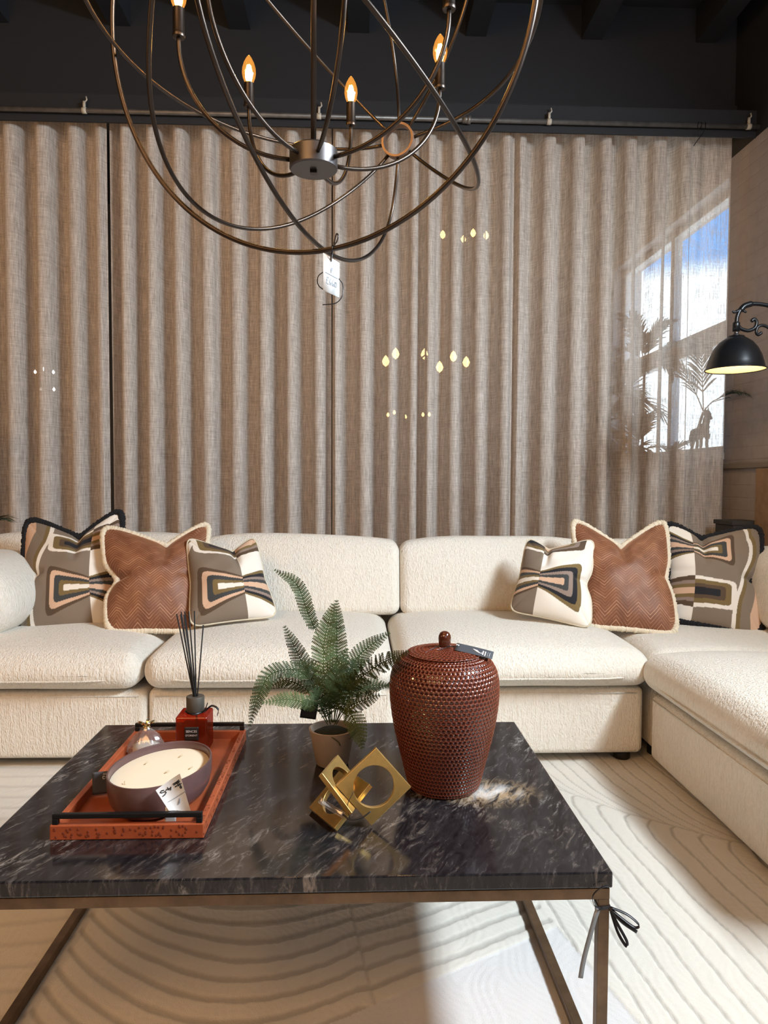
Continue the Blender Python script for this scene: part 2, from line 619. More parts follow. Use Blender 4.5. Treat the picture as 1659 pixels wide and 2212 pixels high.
M['statue'] = simple('bronze_statue', (0.05, 0.035, 0.02), 0.45, 0.4)
M['galv'] = simple('galvanised_steel', (0.20, 0.19, 0.18), 0.45, 0.7, var=0.25)
M['clip'] = simple('white_clip', (0.55, 0.50, 0.42), 0.6)
M['white_frame'] = simple('white_window_frame', (0.55, 0.55, 0.55), 0.5)
M['foot'] = simple('black_plastic', (0.006, 0.006, 0.006), 0.6)
M['smoke_glass'] = simple('frosted_mauve_glass', (0.115, 0.062, 0.058), 0.28, var=0.15)
M['far_wall'] = simple('far_wall', (0.10, 0.085, 0.07), 0.9)

# ================================================================ THE SETTING
WX, CY = 2.29, 4.2          # right wall plane, curtain plane
mb = MB().box(-4.0, WX, -3.2, 7.6, -0.10, -0.014)
struct(mb.build('floor', simple('pale_floorboards', (0.42, 0.36, 0.30), 0.6, var=0.1), smooth=False))
mb = MB().box(-4.0, WX, -3.2, 7.6, 4.0, 4.1)
struct(mb.build('ceiling', M['black_paint'], smooth=False))
mb = MB().box(-4.2, -4.0, -3.2, 7.6, -0.1, 4.1)
struct(mb.build('wall_left', M['brown_wall'], smooth=False))
mb = MB().box(-4.2, WX + 0.25, -3.4, -3.2, -0.1, 4.1)
struct(mb.build('wall_front', M['brown_wall'], smooth=False))
mb = MB().box(-4.2, WX + 0.25, 7.6, 7.8, -0.1, 4.1)
struct(mb.build('wall_back', M['far_wall'], smooth=False))
# black bulkhead above the curtains with a shallow lower fascia
mb = MB().box(-4.0, WX, 4.34, 4.49, 3.255, 4.0)
struct(mb.build('wall_bulkhead', M['black_paint'], smooth=False))
mb = MB().box(-4.0, WX, 4.315, 4.34, 3.255, 3.42)
struct(mb.build('trim_fascia', M['black_paint'], smooth=False))
# right wall: painted brick with two window openings, black above
W1 = (4.38, 6.35, 1.33, 3.025)      # the tall window seen through the curtain
W2 = (-0.2, 2.0, 2.30, 3.05)       # high shop window above and beside the seating
mb = MB()
T = 0.25


def wall_x(mb, y0, y1, z0, z1, mi=0):
    mb.box(WX, WX + T, y0, y1, z0, z1, mi)


wall_x(mb, -3.4, W2[0], -0.1, 3.13); wall_x(mb, W2[0], W2[1], -0.1, W2[2]); wall_x(mb, W2[0], W2[1], W2[3], 3.13)
wall_x(mb, W2[1], W1[0], -0.1, 3.13); wall_x(mb, W1[0], W1[1], -0.1, W1[2]); wall_x(mb, W1[0], W1[1], W1[3], 3.13)
wall_x(mb, W1[1], 7.8, -0.1, 3.13)
wall_x(mb, -3.4, 7.8, 3.13, 4.1, 1)
struct(mb.build('wall_right', [M['brick'], M['black_paint']], smooth=False))
mb = MB().box(WX - 0.03, WX + 0.02, 2.6, 4.36, 1.225, 1.262)
struct(mb.build('trim_1', simple('taupe_ledge', (0.24, 0.21, 0.18), 0.7), smooth=False, bevel=0.006))
mb = MB().box(WX - 0.06, WX, 3.72, 3.90, -0.014, 1.222)
struct(mb.build('trim_2', M['wood'], smooth=False, bevel=0.004))


def window(name, w, mull, trans):
    root = empty(name, (WX + 0.12, (w[0] + w[1]) / 2, w[2]))
    root['kind'] = 'structure'
    fr = MB()
    for y0, y1 in ((w[0], w[0] + 0.05), (w[1] - 0.05, w[1])):
        fr.box(WX + 0.09, WX + 0.15, y0, y1, w[2], w[3])
    fr.box(WX + 0.09, WX + 0.15, w[0] + 0.05, w[1] - 0.05, w[2], w[2] + 0.05)
    fr.box(WX + 0.09, WX + 0.15, w[0] + 0.05, w[1] - 0.05, w[3] - 0.05, w[3])
    for y in mull:
        fr.box(WX + 0.09, WX + 0.15, y - 0.03, y + 0.03, w[2] + 0.05, w[3] - 0.05)
    for z in trans:
        fr.box(WX + 0.085, WX + 0.155, w[0] + 0.05, w[1] - 0.05, z - 0.07, z + 0.07)
    fr.build('window_frame', M['white_frame'], root, smooth=False)
    g = MB().box(WX + 0.115, WX + 0.121, w[0] + 0.02, w[1] - 0.02, w[2] + 0.02, w[3] - 0.02)
    g.build('window_glass', M['pane'], root, smooth=False)
    s = MB().box(WX - 0.16, WX + 0.25, w[0] - 0.02, w[1] + 0.06, w[2] - 0.045, w[2])
    s.build('window_sill', M['white_frame'], root, smooth=False, bevel=0.006)


window('window_1', W1, [5.36], [2.12])
window('window_2', W2, [0.9], [])

# ceiling joists (each one its own beam)
for k in range(-6, 3):
    x = 0.70 + 0.70 * k
    if x > 2.2 or x < -3.9:
        continue
    b = MB().box(x - 0.062, x + 0.062, -3.2, 4.34, 3.80, 4.0).build('ceiling_joist', M['black_paint'], smooth=False)
    struct(b)

# rug: carved cream wool with grey recessed contour lines, leaf-like fields meeting at ribs
RX0, RX1, RY0, RY1 = -1.75, 1.75, 0.75, 3.05
nx, ny = 800, 530
xs, ys = np.linspace(RX0, RX1, nx), np.linspace(RY0, RY1, ny)
GX, GY = np.meshgrid(xs, ys)
wob = 0.004 * np.sin(GX * 13 + 2 * np.sin(GY * 7)) + 0.003 * np.sin(GY * 17 + 2 * np.sin(GX * 9)) + 0.0012 * np.sin(GX * 90 + GY * 70)
seam = np.interp(GX, [-2.6, 0.45, 0.754, 0.929, 1.176, 2.05], [3.9, 2.86, 2.57, 2.38, 2.19, 1.75])
dS = GY - seam                       # >0 beyond the rib
edge4 = 1.446 + (GX + 0.066) * 0.54  # plain field in front of this line
midrib = np.interp(GY, [1.2, 1.556, 1.854, 2.4], [0.10, 0.033, -0.017, -0.09])
spacing = 0.066
# field A (beyond rib): lines run in depth and bend into the rib
uA = GX - 0.12 * np.exp(-np.clip(dS, 0, 9) / 0.09) + 0.10 * dS
# field B (front right): arcs leaving the rib then running towards the viewer
dB = np.clip(-dS, 0, 9)
uB = GX + 0.055 * (1 - np.exp(-dB / 0.06)) - 0.10 * dB
# field C (under the table): sagging lines left of the mid rib, rising lines right of it
hL = 1.30 * (GX + 0.22) ** 2
vL = GY - hL * (GX < -0.0) - 0.10 * GX
vR = GY - 0.50 * (GX - 0.0) - 0.05
vC = np.where(GX < midrib, vL, vR)
inC = (GX < 0.52 + 0.25 * (1.75 - GY)) & (GX > -0.70) & (GY < 2.3)
plain = inC & (GY < edge4) & (GX > -0.45)
u = np.where(dS > 0, uA, uB)
wid = np.where(inC, 0.20, 0.085)
ph = np.where(inC, (vC + wob) / spacing, (u + wob) / (spacing * 0.98))
frac = ph - np.floor(ph)
line = np.clip(1.0 - np.abs(frac - 0.5) / wid, 0, 1)
line = np.clip(line * 1.8, 0, 1)
rib = np.maximum(np.clip(1 - np.abs(dS) / 0.010, 0, 1) * (~inC), np.clip(1 - np.abs(GX - midrib) / 0.006, 0, 1) * inC * (GY > edge4) * (GY < 2.3))
left = GX < -0.70
vA = (GY + 0.03 * np.sin(GX * 4) + wob) / 0.085
lineA = np.clip(1.0 - np.abs((vA - np.floor(vA)) - 0.5) / 0.2, 0, 1) * 0.55
line = np.where(left, lineA, line)
line = np.where(plain, 0.0, line)
g = np.maximum(line, rib * 0.8)
fine = (np.sin(GX * 140 + 9 * np.sin(GY * 21)) * np.sin(GY * 120 + 7 * np.sin(GX * 33)))
H = -0.002 - 0.0032 * g + 0.0008 * fine - 0.003 * plain
cream = np.array([0.70, 0.665, 0.60])
grey = np.array([0.44, 0.415, 0.375])
lav = np.array([0.66, 0.645, 0.64])
base = np.where(plain[..., None], lav, cream)
colr = base * (1 - g[..., None] * 0.8) + grey * g[..., None] * 0.8
verts = np.stack([GX, GY, H], -1).reshape(-1, 3)
idx = np.arange(nx * ny).reshape(ny, nx)
q = np.stack([idx[:-1, :-1], idx[:-1, 1:], idx[1:, 1:], idx[1:, :-1]], -1).reshape(-1, 4)
mb = MB()
mb.add(verts, q, 0, colr.reshape(-1, 3), verts[:, :2])
ring = list(idx[0, :]) + list(idx[1:, -1]) + list(idx[-1, -2::-1]) + list(idx[-2:0:-1, 0])
o0 = len(mb.v)
mb.add([(verts[i][0], verts[i][1], -0.0135) for i in ring], [], 0, [tuple(cream)] * len(ring))
for k in range(len(ring)):
    k2 = (k + 1) % len(ring)
    mb.f.append((int(ring[k]), o0 + k, o0 + k2, int(ring[k2]))); mb.m.append(0)
mb.f.append(tuple(range(o0, o0 + len(ring)))); mb.m.append(0)
rug = mb.build('area_rug', M['rug'], attr=True, loc=(0, 2.0, -0.0135))
tag(rug, 'cream carved wool rug with grey contour lines under the coffee table', 'rug')

# ================================================================ CURTAINS, TRACK, PIPE
FOLDS = [-1.969, -1.793, -1.614, -1.464, -1.329, -1.178, -1.028, -0.866, -0.7, -0.541, -0.388, -0.229, -0.128, 0.042, 0.195, 0.331, 0.416, 0.572, 0.712, 0.869, 0.941, 1.118, 1.287, 1.451, 1.596, 1.775, 1.938, 2.124]


def curtain(centres, xa, xb, label, seed, flat_end=False):
    """wave-fold curtain; centres = crests facing the room, xa/xb = panel edges"""
    r = random.Random(seed)
    cs = list(centres)
    px, py = [], []
    kn = []          # (x, y) control: crest, valley alternately
    A = 0.078
    nodes = [(xa, 0.6)]
    for i, c in enumerate(cs):
        if i == 0 and c - xa > 0.05:
            nodes.append(((xa + c) / 2 - 0.01, 1.0))
        nodes.append((c, 0.0))
        if i < len(cs) - 1:
            nodes.append(((c + cs[i + 1]) / 2 + r.uniform(-0.008, 0.008), 1.0))
    if flat_end:
        nodes += [(cs[-1] + 0.034, 0.50), (cs[-1] + 0.13, 0.58), (cs[-1] + 0.22, 0.50), (xb, 0.56)]
    elif xb - cs[-1] > 0.05:
        nodes.append((xb, 0.8))
    else:
        nodes.append((xb, 0.35))
    nodes = [n for i, n in enumerate(nodes) if i == 0 or n[0] > nodes[i - 1][0] + 0.004]
    prof = []
    for i in range(len(nodes) - 1):
        (x0, d0), (x1, d1) = nodes[i], nodes[i + 1]
        for k in range(14):
            t = k / 14
            s = 0.5 - 0.5 * math.cos(PI * t)
            xx = t + 0.140 * math.sin(2 * PI * t) if abs(d1 - d0) > 0.5 else t
            prof.append((x0 + (x1 - x0) * xx, d0 + (d1 - d0) * s, i % 2))
    prof.append((nodes[-1][0], nodes[-1][1], 0))
    n = len(prof)
    arc = [0.0]
    for i in range(1, n):
        arc.append(arc[-1] + math.hypot(prof[i][0] - prof[i - 1][0], A * (prof[i][1] - prof[i - 1][1])))
    mb = MB()
    zs = [3.245, 3.10, 2.9, 2.6, 2.3, 2.0, 1.7, 1.4, 1.1, 0.8, 0.5, 0.25, 0.012]
    v, uv = [], []
    ph = [r.uniform(0, 6.28) for _ in range(4)]
    for z in zs:
        h = (3.245 - z) / 3.23
        for i, (x, d, _) in enumerate(prof):
            dx = 0.006 * math.sin(x * 9 + h * 3 + ph[0]) * h + 0.004 * math.sin(x * 23 + h * 5 + ph[1]) * h
            amp = A * (0.80 + 0.25 * h) * (1 + 0.12 * math.sin(x * 7 + ph[2]))
            ripple = 0.010 * math.sin(x * 61 + h * 2.0 + ph[3]) * (d > 0.5)
            xx = x + dx * (1 if 3 < i < n - 4 else 0)
            v.append((xx, CY + 0.02 + (d - 0.5) * 2 * amp + ripple, z))
            uv.append((arc[i], z))
    f = [(j * n + i, j * n + i + 1, (j + 1) * n + i + 1, (j + 1) * n + i) for j in range(len(zs) - 1) for i in range(n - 1)]
    mb.add(v, f, 0, None, uv)
    o = mb.build('curtain', M['linen'], attr=True, loc=((xa + xb) / 2, CY, 0.012))
    return tag(o, label, 'curtain', 'sheer linen curtains')


curtain([-3.05, -2.87, -2.69, -2.51, -2.33, -2.15] + FOLDS[0:4], -3.15, -1.437, 'sheer taupe linen curtain at far left, left of the dark gap behind the black-edged cushion', 1)
curtain(FOLDS[4:12], -1.428, -0.156, 'sheer taupe linen curtain behind the left cushions, ending above the chandelier tag', 2)
curtain(FOLDS[12:20], -0.147, 0.911, 'sheer linen curtain in the middle with added warm bulbs glowing through it', 3)
curtain(FOLDS[20:27], 0.919, 2.214, 'sheer linen curtain at right beside the brick wall, blue sky showing through', 4, True)

mb = MB().box(-4.0, WX, 4.107, 4.315, 3.250, 3.28).box(-4.0, WX, 4.095, 4.107, 3.128, 3.28)
t = mb.build('curtain_track', M['black_paint'], smooth=False, loc=(0, 4.2, 3.171))
tag(t, 'long black curtain track running along the top of all the curtains', 'curtain track')

root = empty('conduit_pipe', (0, 4.068, 3.175), 'grey steel conduit pipe running in front of the curtain tops', 'pipe')
MB().tube([(-4.0, 4.068, 3.175), (WX, 4.068, 3.175)], 0.0135, 12).build('pipe', M['galv'], root)
for x in (-1.511, -0.219, 1.078, 2.23):
    c = MB().tube([(x - 0.012, 4.068, 3.175), (x + 0.012, 4.068, 3.175)], 0.0165, 12)
    c.box(x - 0.006, x + 0.006, 4.060, 4.076, 3.189, 3.224)
    c.tube([(x + 0.004, 4.068, 3.221), (x + 0.014, 4.068, 3.233), (x + 0.010, 4.068, 3.251)], 0.004, 6)
    c.build('pipe_clip', M['clip'], root)
c = MB().tube([(0.585, 4.068, 3.175), (0.625, 4.068, 3.175)], 0.019, 14).tube([(0.612, 4.068, 3.175), (0.632, 4.068, 3.175)], 0.022, 14)
c.build('pipe_coupling', M['galv'], root)
mb = MB()
mb.tube([(1.932, 4.052, 3.188), (1.925, 4.05, 3.16), (1.935, 4.05, 3.125), (1.947, 4.05, 3.112)], 0.0022, 6)
mb.tube([(1.972, 4.052, 3.188), (1.970, 4.05, 3.155), (1.958, 4.05, 3.125), (1.944, 4.05, 3.108), (1.92, 4.05, 3.075), (1.905, 4.05, 3.052)], 0.0022, 6)
mb.tube([(1.950, 4.068 + 0.016 * math.cos(a), 3.175 + 0.016 * math.sin(a)) for a in np.linspace(0, 2 * PI, 14)[:-1]], 0.0022, 6, closed=True)
o = mb.build('cable_tie', M['black_metal'], loc=(1.93, 4.05, 3.05))
tag(o, 'thin black cable tie hanging from the conduit pipe near the right', 'cable tie')

# ================================================================ SOFA
sofa = empty('sectional_sofa', (0.2, 3.2, 0.0), 'cream boucle sectional sofa with a chaise on the right, in front of the curtains', 'sofa')


def wr(seed, amp, top_only=True, bt=0.03, bf=0.0, sag=0.0):
    r = np.random.RandomState(seed)
    k = r.uniform(3, 13, (5, 2)); p = r.uniform(0, 6.28, 5)

    def f(P, q):
        u_, v_, w_ = q[:, 0], q[:, 1], q[:, 2]
        fall = np.clip(1 - u_ ** 4, 0, 1) * np.clip(1 - v_ ** 4, 0, 1)
        Q = P.copy()
        Q[:, 2] += bt * fall * np.where(w_ > 0, 1, 0) * np.clip(w_, 0, 1)
        edge = np.clip(1 - u_ ** 2, 0, 1)
        Q[:, 1] -= bf * edge * np.clip(-v_, 0, 1) * np.clip(1 - w_ ** 2, 0, 1)
        n = sum(np.sin(P[:, 0] * a + P[:, 1] * b + P[:, 2] * 9 + c) for (a, b), c in zip(k, p)) * amp / 3
        Q[:, 2] += n * np.where(w_ > 0, 1, 0.2)
        Q[:, 1] += n * 0.6
        return Q
    return f


def cushion(name, x0, x1, y0, y1, z0, z1, r, n=(26, 22, 6), deform=None, seam=None, parent=None):
    mb = MB()
    V, F = rbox_geo(x0, x1, y0, y1, z0, z1, r, n, deform)
    mb.add(V, F)
    o = mb.build(name, M['boucle'], parent or sofa)
    return o


def piping(parent, pts, r=0.0035):
    MB().tube(pts, r, 6).build('seam', M['boucle'], parent)


# bases (front face at Y 2.80)
for (x0, x1, y0, y1) in ((-1.95, -0.829, 2.795, 3.80), (-0.823, 0.150, 2.795, 3.80), (0.156, 1.165, 2.795, 3.80), (1.215, 2.12, 2.83, 3.80)):
    b = cushion('base', x0, x1, y0, y1, 0.038, 0.312, 0.028, (10, 8, 6), wr(int(x0 * 100) % 97, 0.0015, bt=0.0))
    piping(b, [(x0 + 0.03, y0 - 0.001, 0.290), (x1 - 0.03, y0 - 0.001, 0.290)], 0.003)
ch = cushion('base', 1.180, 2.10, 1.60, 2.775, 0.030, 0.298, 0.030, (10, 10, 6), wr(5, 0.0015, bt=0.0))
piping(ch, [(1.179, 1.63, 0.275), (1.179, 2.745, 0.275)], 0.003)
# seat cushions, puffed, overhanging the bases
seats = [(-1.95, -0.842, 11), (-0.832, 0.148, 12), (0.156, 1.178, 13)]
for x0, x1, sd in seats:
    c = cushion('seat_cushion', x0, x1, 2.735, 3.66, 0.322, 0.462, 0.066, (34, 26, 5), wr(sd, 0.005, bt=0.045, bf=0.022))
    MB().tube(spline([(x0 + 0.05, 2.752, 0.372), (x0 + 0.2, 2.718, 0.370), ((x0 + x1) / 2, 2.713, 0.371), (x1 - 0.2, 2.718, 0.370), (x1 - 0.05, 2.752, 0.372)], 10), 0.0035, 6).build('seam', M['boucle'], c)
cushion('seat_cushion', 1.19, 2.05, 2.79, 3.66, 0.310, 0.452, 0.060, (26, 26, 5), wr(14, 0.005, bt=0.03))
chc = cushion('chaise_cushion', 1.128, 2.06, 1.56, 2.775, 0.322, 0.462, 0.066, (26, 34, 5), wr(15, 0.005, bt=0.05))
MB().tube(spline([(1.14, 1.62, 0.366), (1.1265, 1.9, 0.366), (1.1265, 2.4, 0.366), (1.14, 2.72, 0.366)], 10), 0.0035, 6).build('seam', M['boucle'], chc)


# back frame behind the cushions
cushion('back_frame', -1.98, 2.08, 3.82, 3.90, 0.05, 0.74, 0.05, (10, 3, 6))


def backc(x0, x1, zt, seed, y0=3.56, y1=3.80, lean=0.10):
    r = wr(seed, 0.006, bt=0.03)

    def f(P, q):
        Q = r(P, q)
        Q[:, 1] -= 0.035 * np.clip(1 - q[:, 0] ** 2, 0, 1) * np.clip(1 - q[:, 2] ** 2, 0, 1) * np.where(q[:, 1] < 0, 1, 0)
        Q[:, 1] += lean * (q[:, 2] - 1) * 0.5 + lean * 0.5
        return Q
    return cushion('back_cushion', x0, x1, y0 - 0.02, y1 - 0.10, 0.468, zt, 0.048, (26, 6, 18), f)


backc(-1.93, -0.795, 0.845, 21)
backc(-0.792, 0.216, 0.835, 22)
backc(0.218, 1.22, 0.825, 23)
backc(1.225, 1.98, 0.815, 24)


# side back cushion on the right, plump arm on the left
def sidef(P, q):
    Q = P.copy()
    Q[:, 0] -= 0.03 * np.clip(1 - q[:, 1] ** 2, 0, 1) * np.clip(1 - q[:, 2] ** 2, 0, 1) * np.where(q[:, 0] < 0, 1, 0)
    Q[:, 0] += 0.05 * q[:, 2]
    return Q


cushion('side_cushion', 1.86, 2.07, 2.84, 3.50, 0.470, 0.83, 0.085, (5, 22, 16), sidef)
cushion('side_frame', 2.10, 2.22, 2.83, 3.82, 0.05, 0.70, 0.05, (3, 8, 6))


def armf(P, q):
    Q = P.copy()
    Q[:, 0] += 0.02 * np.clip(1 - q[:, 1] ** 2, 0, 1) * np.clip(1 - q[:, 2] ** 2, 0, 1) * np.where(q[:, 0] > 0, 1, 0)
    Q[:, 2] += 0.05 * np.clip(1 - q[:, 0] ** 2, 0, 1) * np.where(q[:, 2] > 0, 1, 0)
    return Q


cushion('armrest', -1.94, -1.43, 2.86, 3.50, 0.470, 0.765, 0.140, (16, 16, 6), armf)
for x, y in ((1.10, 2.86), (0.22, 2.86), (0.09, 2.86), (-0.76, 2.86), (-0.90, 2.86), (-1.85, 2.86), (1.26, 2.90), (1.27, 2.70), (2.02, 1.68), (1.27, 1.68), (2.02, 3.7), (-1.85, 3.7)):
    MB().lathe([(0.030, 0.0), (0.034, 0.004), (0.034, 0.042)], 16, (x, y, 0.0)).build('foot', M['foot'], sofa)

# ================================================================ THROW PILLOWS
WHITE, OLIVE, CHAR, PINK, BROWN, TAUPE = (0.80, 0.74, 0.66), (0.175, 0.115, 0.040), (0.040, 0.042, 0.042), (0.62, 0.40, 0.27), (0.085, 0.050, 0.026), (0.205, 0.155, 0.112)
BLACK, MAUVE = (0.006, 0.006, 0.010), (0.26, 0.19, 0.155)


def fabric(s, t, mirror):
    """printed retro pattern: nested fan shapes meeting on a centre line; s across, t up, metres"""
    if mirror:
        s, t = -s, t
    left = s < 0
    a = np.abs(s)
    Pd = 0.50
    k = np.round(t / (Pd / 2))
    motB = (np.abs(k) % 2) == 1
    tt = t - k * (Pd / 2)
    hA = np.where(motB, 0.070 - 0.05 * np.clip(a, 0, .2), 0.040 + 0.33 * np.clip(a, 0, 0.22))
    lx = (a - 0.115) / 0.115
    ly = np.abs(tt) / hA
    p = 7.0
    L = (np.clip(ly, 0, 9) ** p + np.clip(lx, 0, 9) ** p) ** (1 / p)
    out = np.zeros(s.shape + (3,))

    def put(mask, bands, rest):
        out[mask] = rest
        for lim, col in bands[::-1]:
            out[mask & (L < lim)] = col
    put(left & ~motB, [(0.17, WHITE), (0.38, OLIVE), (0.62, CHAR), (0.82, PINK), (1.0, BROWN)], TAUPE)
    put(left & motB, [(0.25, BLACK), (0.50, BROWN), (0.80, OLIVE), (1.05, WHITE)], TAUPE)
    put(~left & ~motB, [(0.20, PINK), (0.42, CHAR), (0.62, MAUVE), (0.84, BLACK), (1.02, OLIVE)], WHITE)
    put(~left & motB, [(0.22, PINK), (0.48, OLIVE), (0.72, MAUVE), (1.05, BROWN)], WHITE)
    # far edge of the repeat
    edge = 0.262 + 0.05 * np.cos(t * 9.0)
    out[(a > edge) & left] = WHITE
    out[(a > edge + 0.022) & left] = OLIVE
    out[(a > edge + 0.045) & left] = TAUPE
    out[(a > edge + 0.105) & left] = PINK
    return out


def pillow(name, corners, kind, label, cat='cushion', chop_u=0.0, chop=0.085, puff=0.092, u0=0.4, t0=-0.4, mirror=False, group='throw cushions on the sofa', size=0.48, dents=(0.05, 0.05), trim=None, n=110):
    TL, TR, BL, BR = [np.array(c) for c in corners]
    N = n
    g = np.linspace(-1, 1, N)
    g = np.sign(g) * (1 - (1 - np.abs(g)) ** 1.25)
    U, Vv = np.meshgrid(g, g)

    def place(U, Vv):
        mx = np.maximum(np.abs(U), np.abs(Vv)) + 1e-9
        rd = mx / (np.abs(U) ** 9 + np.abs(Vv) ** 9 + 1e-12) ** (1 / 9) * 1.035
        U, Vv = U * (1 + (rd - 1) * mx ** 3), Vv * (1 + (rd - 1) * mx ** 3)
        dl, dr = dents
        cu = 1 - 0.055 * (1 - Vv ** 2) - np.where(U < 0, dl, dr) * np.exp(-(((Vv + 0.08) / 0.22) ** 2)) * np.abs(U) ** 2
        uu_ = U * cu
        d = np.abs(U - chop_u)
        dip = np.where(d < 1e-9, 1, np.clip(1 - d / np.where(U < chop_u, chop_u + 1, 1 - chop_u), 0, 1)) ** 1.05
        vv_ = np.where(Vv < 0, Vv * (1 - 0.035 * (1 - U ** 2)), Vv)
        vv_ = vv_ - 2 * chop * dip * np.clip((Vv + 0.35) / 1.35, 0, 1) ** 2.0 / 0.48
        a = (uu_ + 1) / 2
        b = (vv_ + 1) / 2
        return (TL[None, None] * ((1 - a) * b)[..., None] + TR * (a * b)[..., None] + BL * ((1 - a) * (1 - b))[..., None] + BR * (a * (1 - b))[..., None])
    base = place(U, Vv)
    nrm = np.cross((TR + BR - TL - BL), (TL + TR - BL - BR))
    nrm = nrm / np.linalg.norm(nrm)
    if nrm[1] > 0:
        nrm = -nrm
    thick = puff * np.clip(1 - U ** 2, 0, 1) ** 0.5 * np.clip(1 - Vv ** 2, 0, 1) ** 0.5
    thick = thick * (1 - 0.25 * np.clip(Vv, 0, 1))
    d = np.abs(U - chop_u)
    crease = np.exp(-(d / 0.10) ** 2) * np.clip((Vv - 0.05) / 0.95, 0, 1)
    thick_f = thick * (1 - 0.75 * crease)
    for sgn, amt in ((-1, dents[0]), (1, dents[1])):
        cr_ = np.exp(-(((Vv + 0.08) / 0.06) ** 2)) * np.clip((sgn * U - 0.5) / 0.5, 0, 1)
        thick_f = thick_f * (1 - 6 * amt * cr_)
    wr_ = 0.0025 * np.sin(7 * U + 5 * Vv) + 0.002 * np.sin(11 * Vv - 6 * U + 1)
    front = base + nrm * (thick_f + wr_ * np.clip(1 - U ** 4, 0, 1) * np.clip(1 - Vv ** 4, 0, 1))[..., None]
    back = base - nrm * (thick * 0.75)[..., None]
    S = (U - u0) * size / 2
    Tt = (Vv - t0) * size / 2
    if kind == 'print':
        colr = fabric(S, Tt, mirror)
    else:
        colr = np.ones(U.shape + (3,))
    uv = np.stack([U * size / 2, Vv * size / 2], -1).reshape(-1, 2)
    idx = np.arange(N * N).reshape(N, N)
    q = np.stack([idx[:-1, :-1], idx[:-1, 1:], idx[1:, 1:], idx[1:, :-1]], -1).reshape(-1, 4)
    ctr = base.reshape(-1, 3).mean(0)
    root = empty(name, (float(ctr[0]), float(ctr[1]), float(min(BL[2], BR[2]))), label, cat, group)
    mb = MB()
    mb.add(front.reshape(-1, 3), q, 0, colr.reshape(-1, 3), uv)
    back = back.reshape(-1, 3)
    rim = set(idx[0]) | set(idx[-1]) | set(idx[:, 0]) | set(idx[:, -1])
    for i in rim:
        back[i] = front.reshape(-1, 3)[i]
    mb.add(back, q[:, ::-1], 0, colr.reshape(-1, 3), uv)
    mb.build('pillow_cover', M['print'] if kind == 'print' else M['velvet'], root, attr=True)
    # trim around the outline
    m = 46
    e = np.linspace(-1, 1, m)[:-1]
    loop = [(a, -1) for a in e] + [(1, a) for a in e] + [(-a, 1) for a in e] + [(-1, -a) for a in e]
    LU, LV = np.array([[p[0] for p in loop]]), np.array([[p[1] for p in loop]])
    pts = place(LU, LV)[0]
    if trim == 'piping':
        MB().tube([tuple(p) for p in pts], 0.0048, 8, closed=True).build('piping', M['cream_piping'], root)
    else:
        rg = random.Random(hash(label) % 1000)
        r = 0.0175 if trim == 'black' else 0.0155
        # fringe: dense short tufts round the edge
        P2, R2 = [], []
        L = len(pts)
        for i in range(L):
            a, b = pts[i], pts[(i + 1) % L]
            for k in range(3):
                P2.append(tuple(a + (b - a) * k / 3)); R2.append(r * rg.uniform(0.80, 1.12))
        MB().tube(P2, R2, 10, closed=True).build('brush_fringe', M['black_fringe'] if trim == 'black' else M['cream_fringe'], root)
    return root


PILLOW={
 'PB1':[(-1.5547,3.4000,0.9519),(-1.1293,3.4500,0.9994),(-1.4745,3.1200,0.4710),(-1.0553,3.2000,0.4859)],
 'RL':[(-1.1671,3.3000,0.9243),(-0.7069,3.4200,0.9399),(-1.0646,3.0500,0.4968),(-0.7021,3.1200,0.4808)],
 'SL':[(-0.7795,3.2800,0.8734),(-0.4827,3.3600,0.8740),(-0.7141,3.0600,0.5137),(-0.3610,3.2000,0.5303)],
 'SR':[(0.8167,3.3600,0.8698),(1.1172,3.3000,0.8686),(0.7011,3.2000,0.5534),(1.0217,3.0400,0.5046)],
 'RR':[(1.0486,3.4200,0.9582),(1.4899,3.3800,0.9571),(1.0255,3.1400,0.4964),(1.4141,3.0600,0.4745)],
 'PB2':[(1.5300,3.4600,0.9436),(1.9743,3.4000,0.9256),(1.4561,3.2500,0.5056),(1.8088,3.0800,0.4543)],
}
pillow('throw_pillow', PILLOW['PB1'], 'print', 'large geometric print cushion with black fringe at the left end of the sofa', chop_u=0.12, chop=0.115, u0=0.45, t0=-0.42, size=0.52, dents=(0.16, 0.04), trim='black', n=210)
pillow('throw_pillow', PILLOW['RL'], 'velvet', 'rust velvet herringbone cushion with cream fringe on the left of the sofa', chop_u=0.20, chop=0.115, size=0.50, dents=(0.20, 0.05), trim='cream')
pillow('throw_pillow', PILLOW['SL'], 'print', 'small geometric print cushion with pale piping beside the left rust cushion', chop_u=0.25, chop=0.095, u0=0.30, t0=-0.35, size=0.40, dents=(0.02, 0.03), trim='piping', n=190)
pillow('throw_pillow', PILLOW['PB2'], 'print', 'large geometric print cushion with black fringe at the right corner of the sofa', chop_u=-0.25, chop=0.085, u0=-0.48, t0=0.46, mirror=True, size=0.52, dents=(0.03, 0.16), trim='black', n=210)
pillow('throw_pillow', PILLOW['RR'], 'velvet', 'rust velvet herringbone cushion with cream fringe on the right of the sofa', chop_u=-0.02, chop=0.140, size=0.50, dents=(0.03, 0.09), trim='cream')
pillow('throw_pillow', PILLOW['SR'], 'print', 'small geometric print cushion with pale piping in front of the right rust cushion', chop_u=-0.30, chop=0.080, u0=-0.40, t0=-0.28, size=0.40, dents=(0.02, 0.12), trim='piping', n=190)

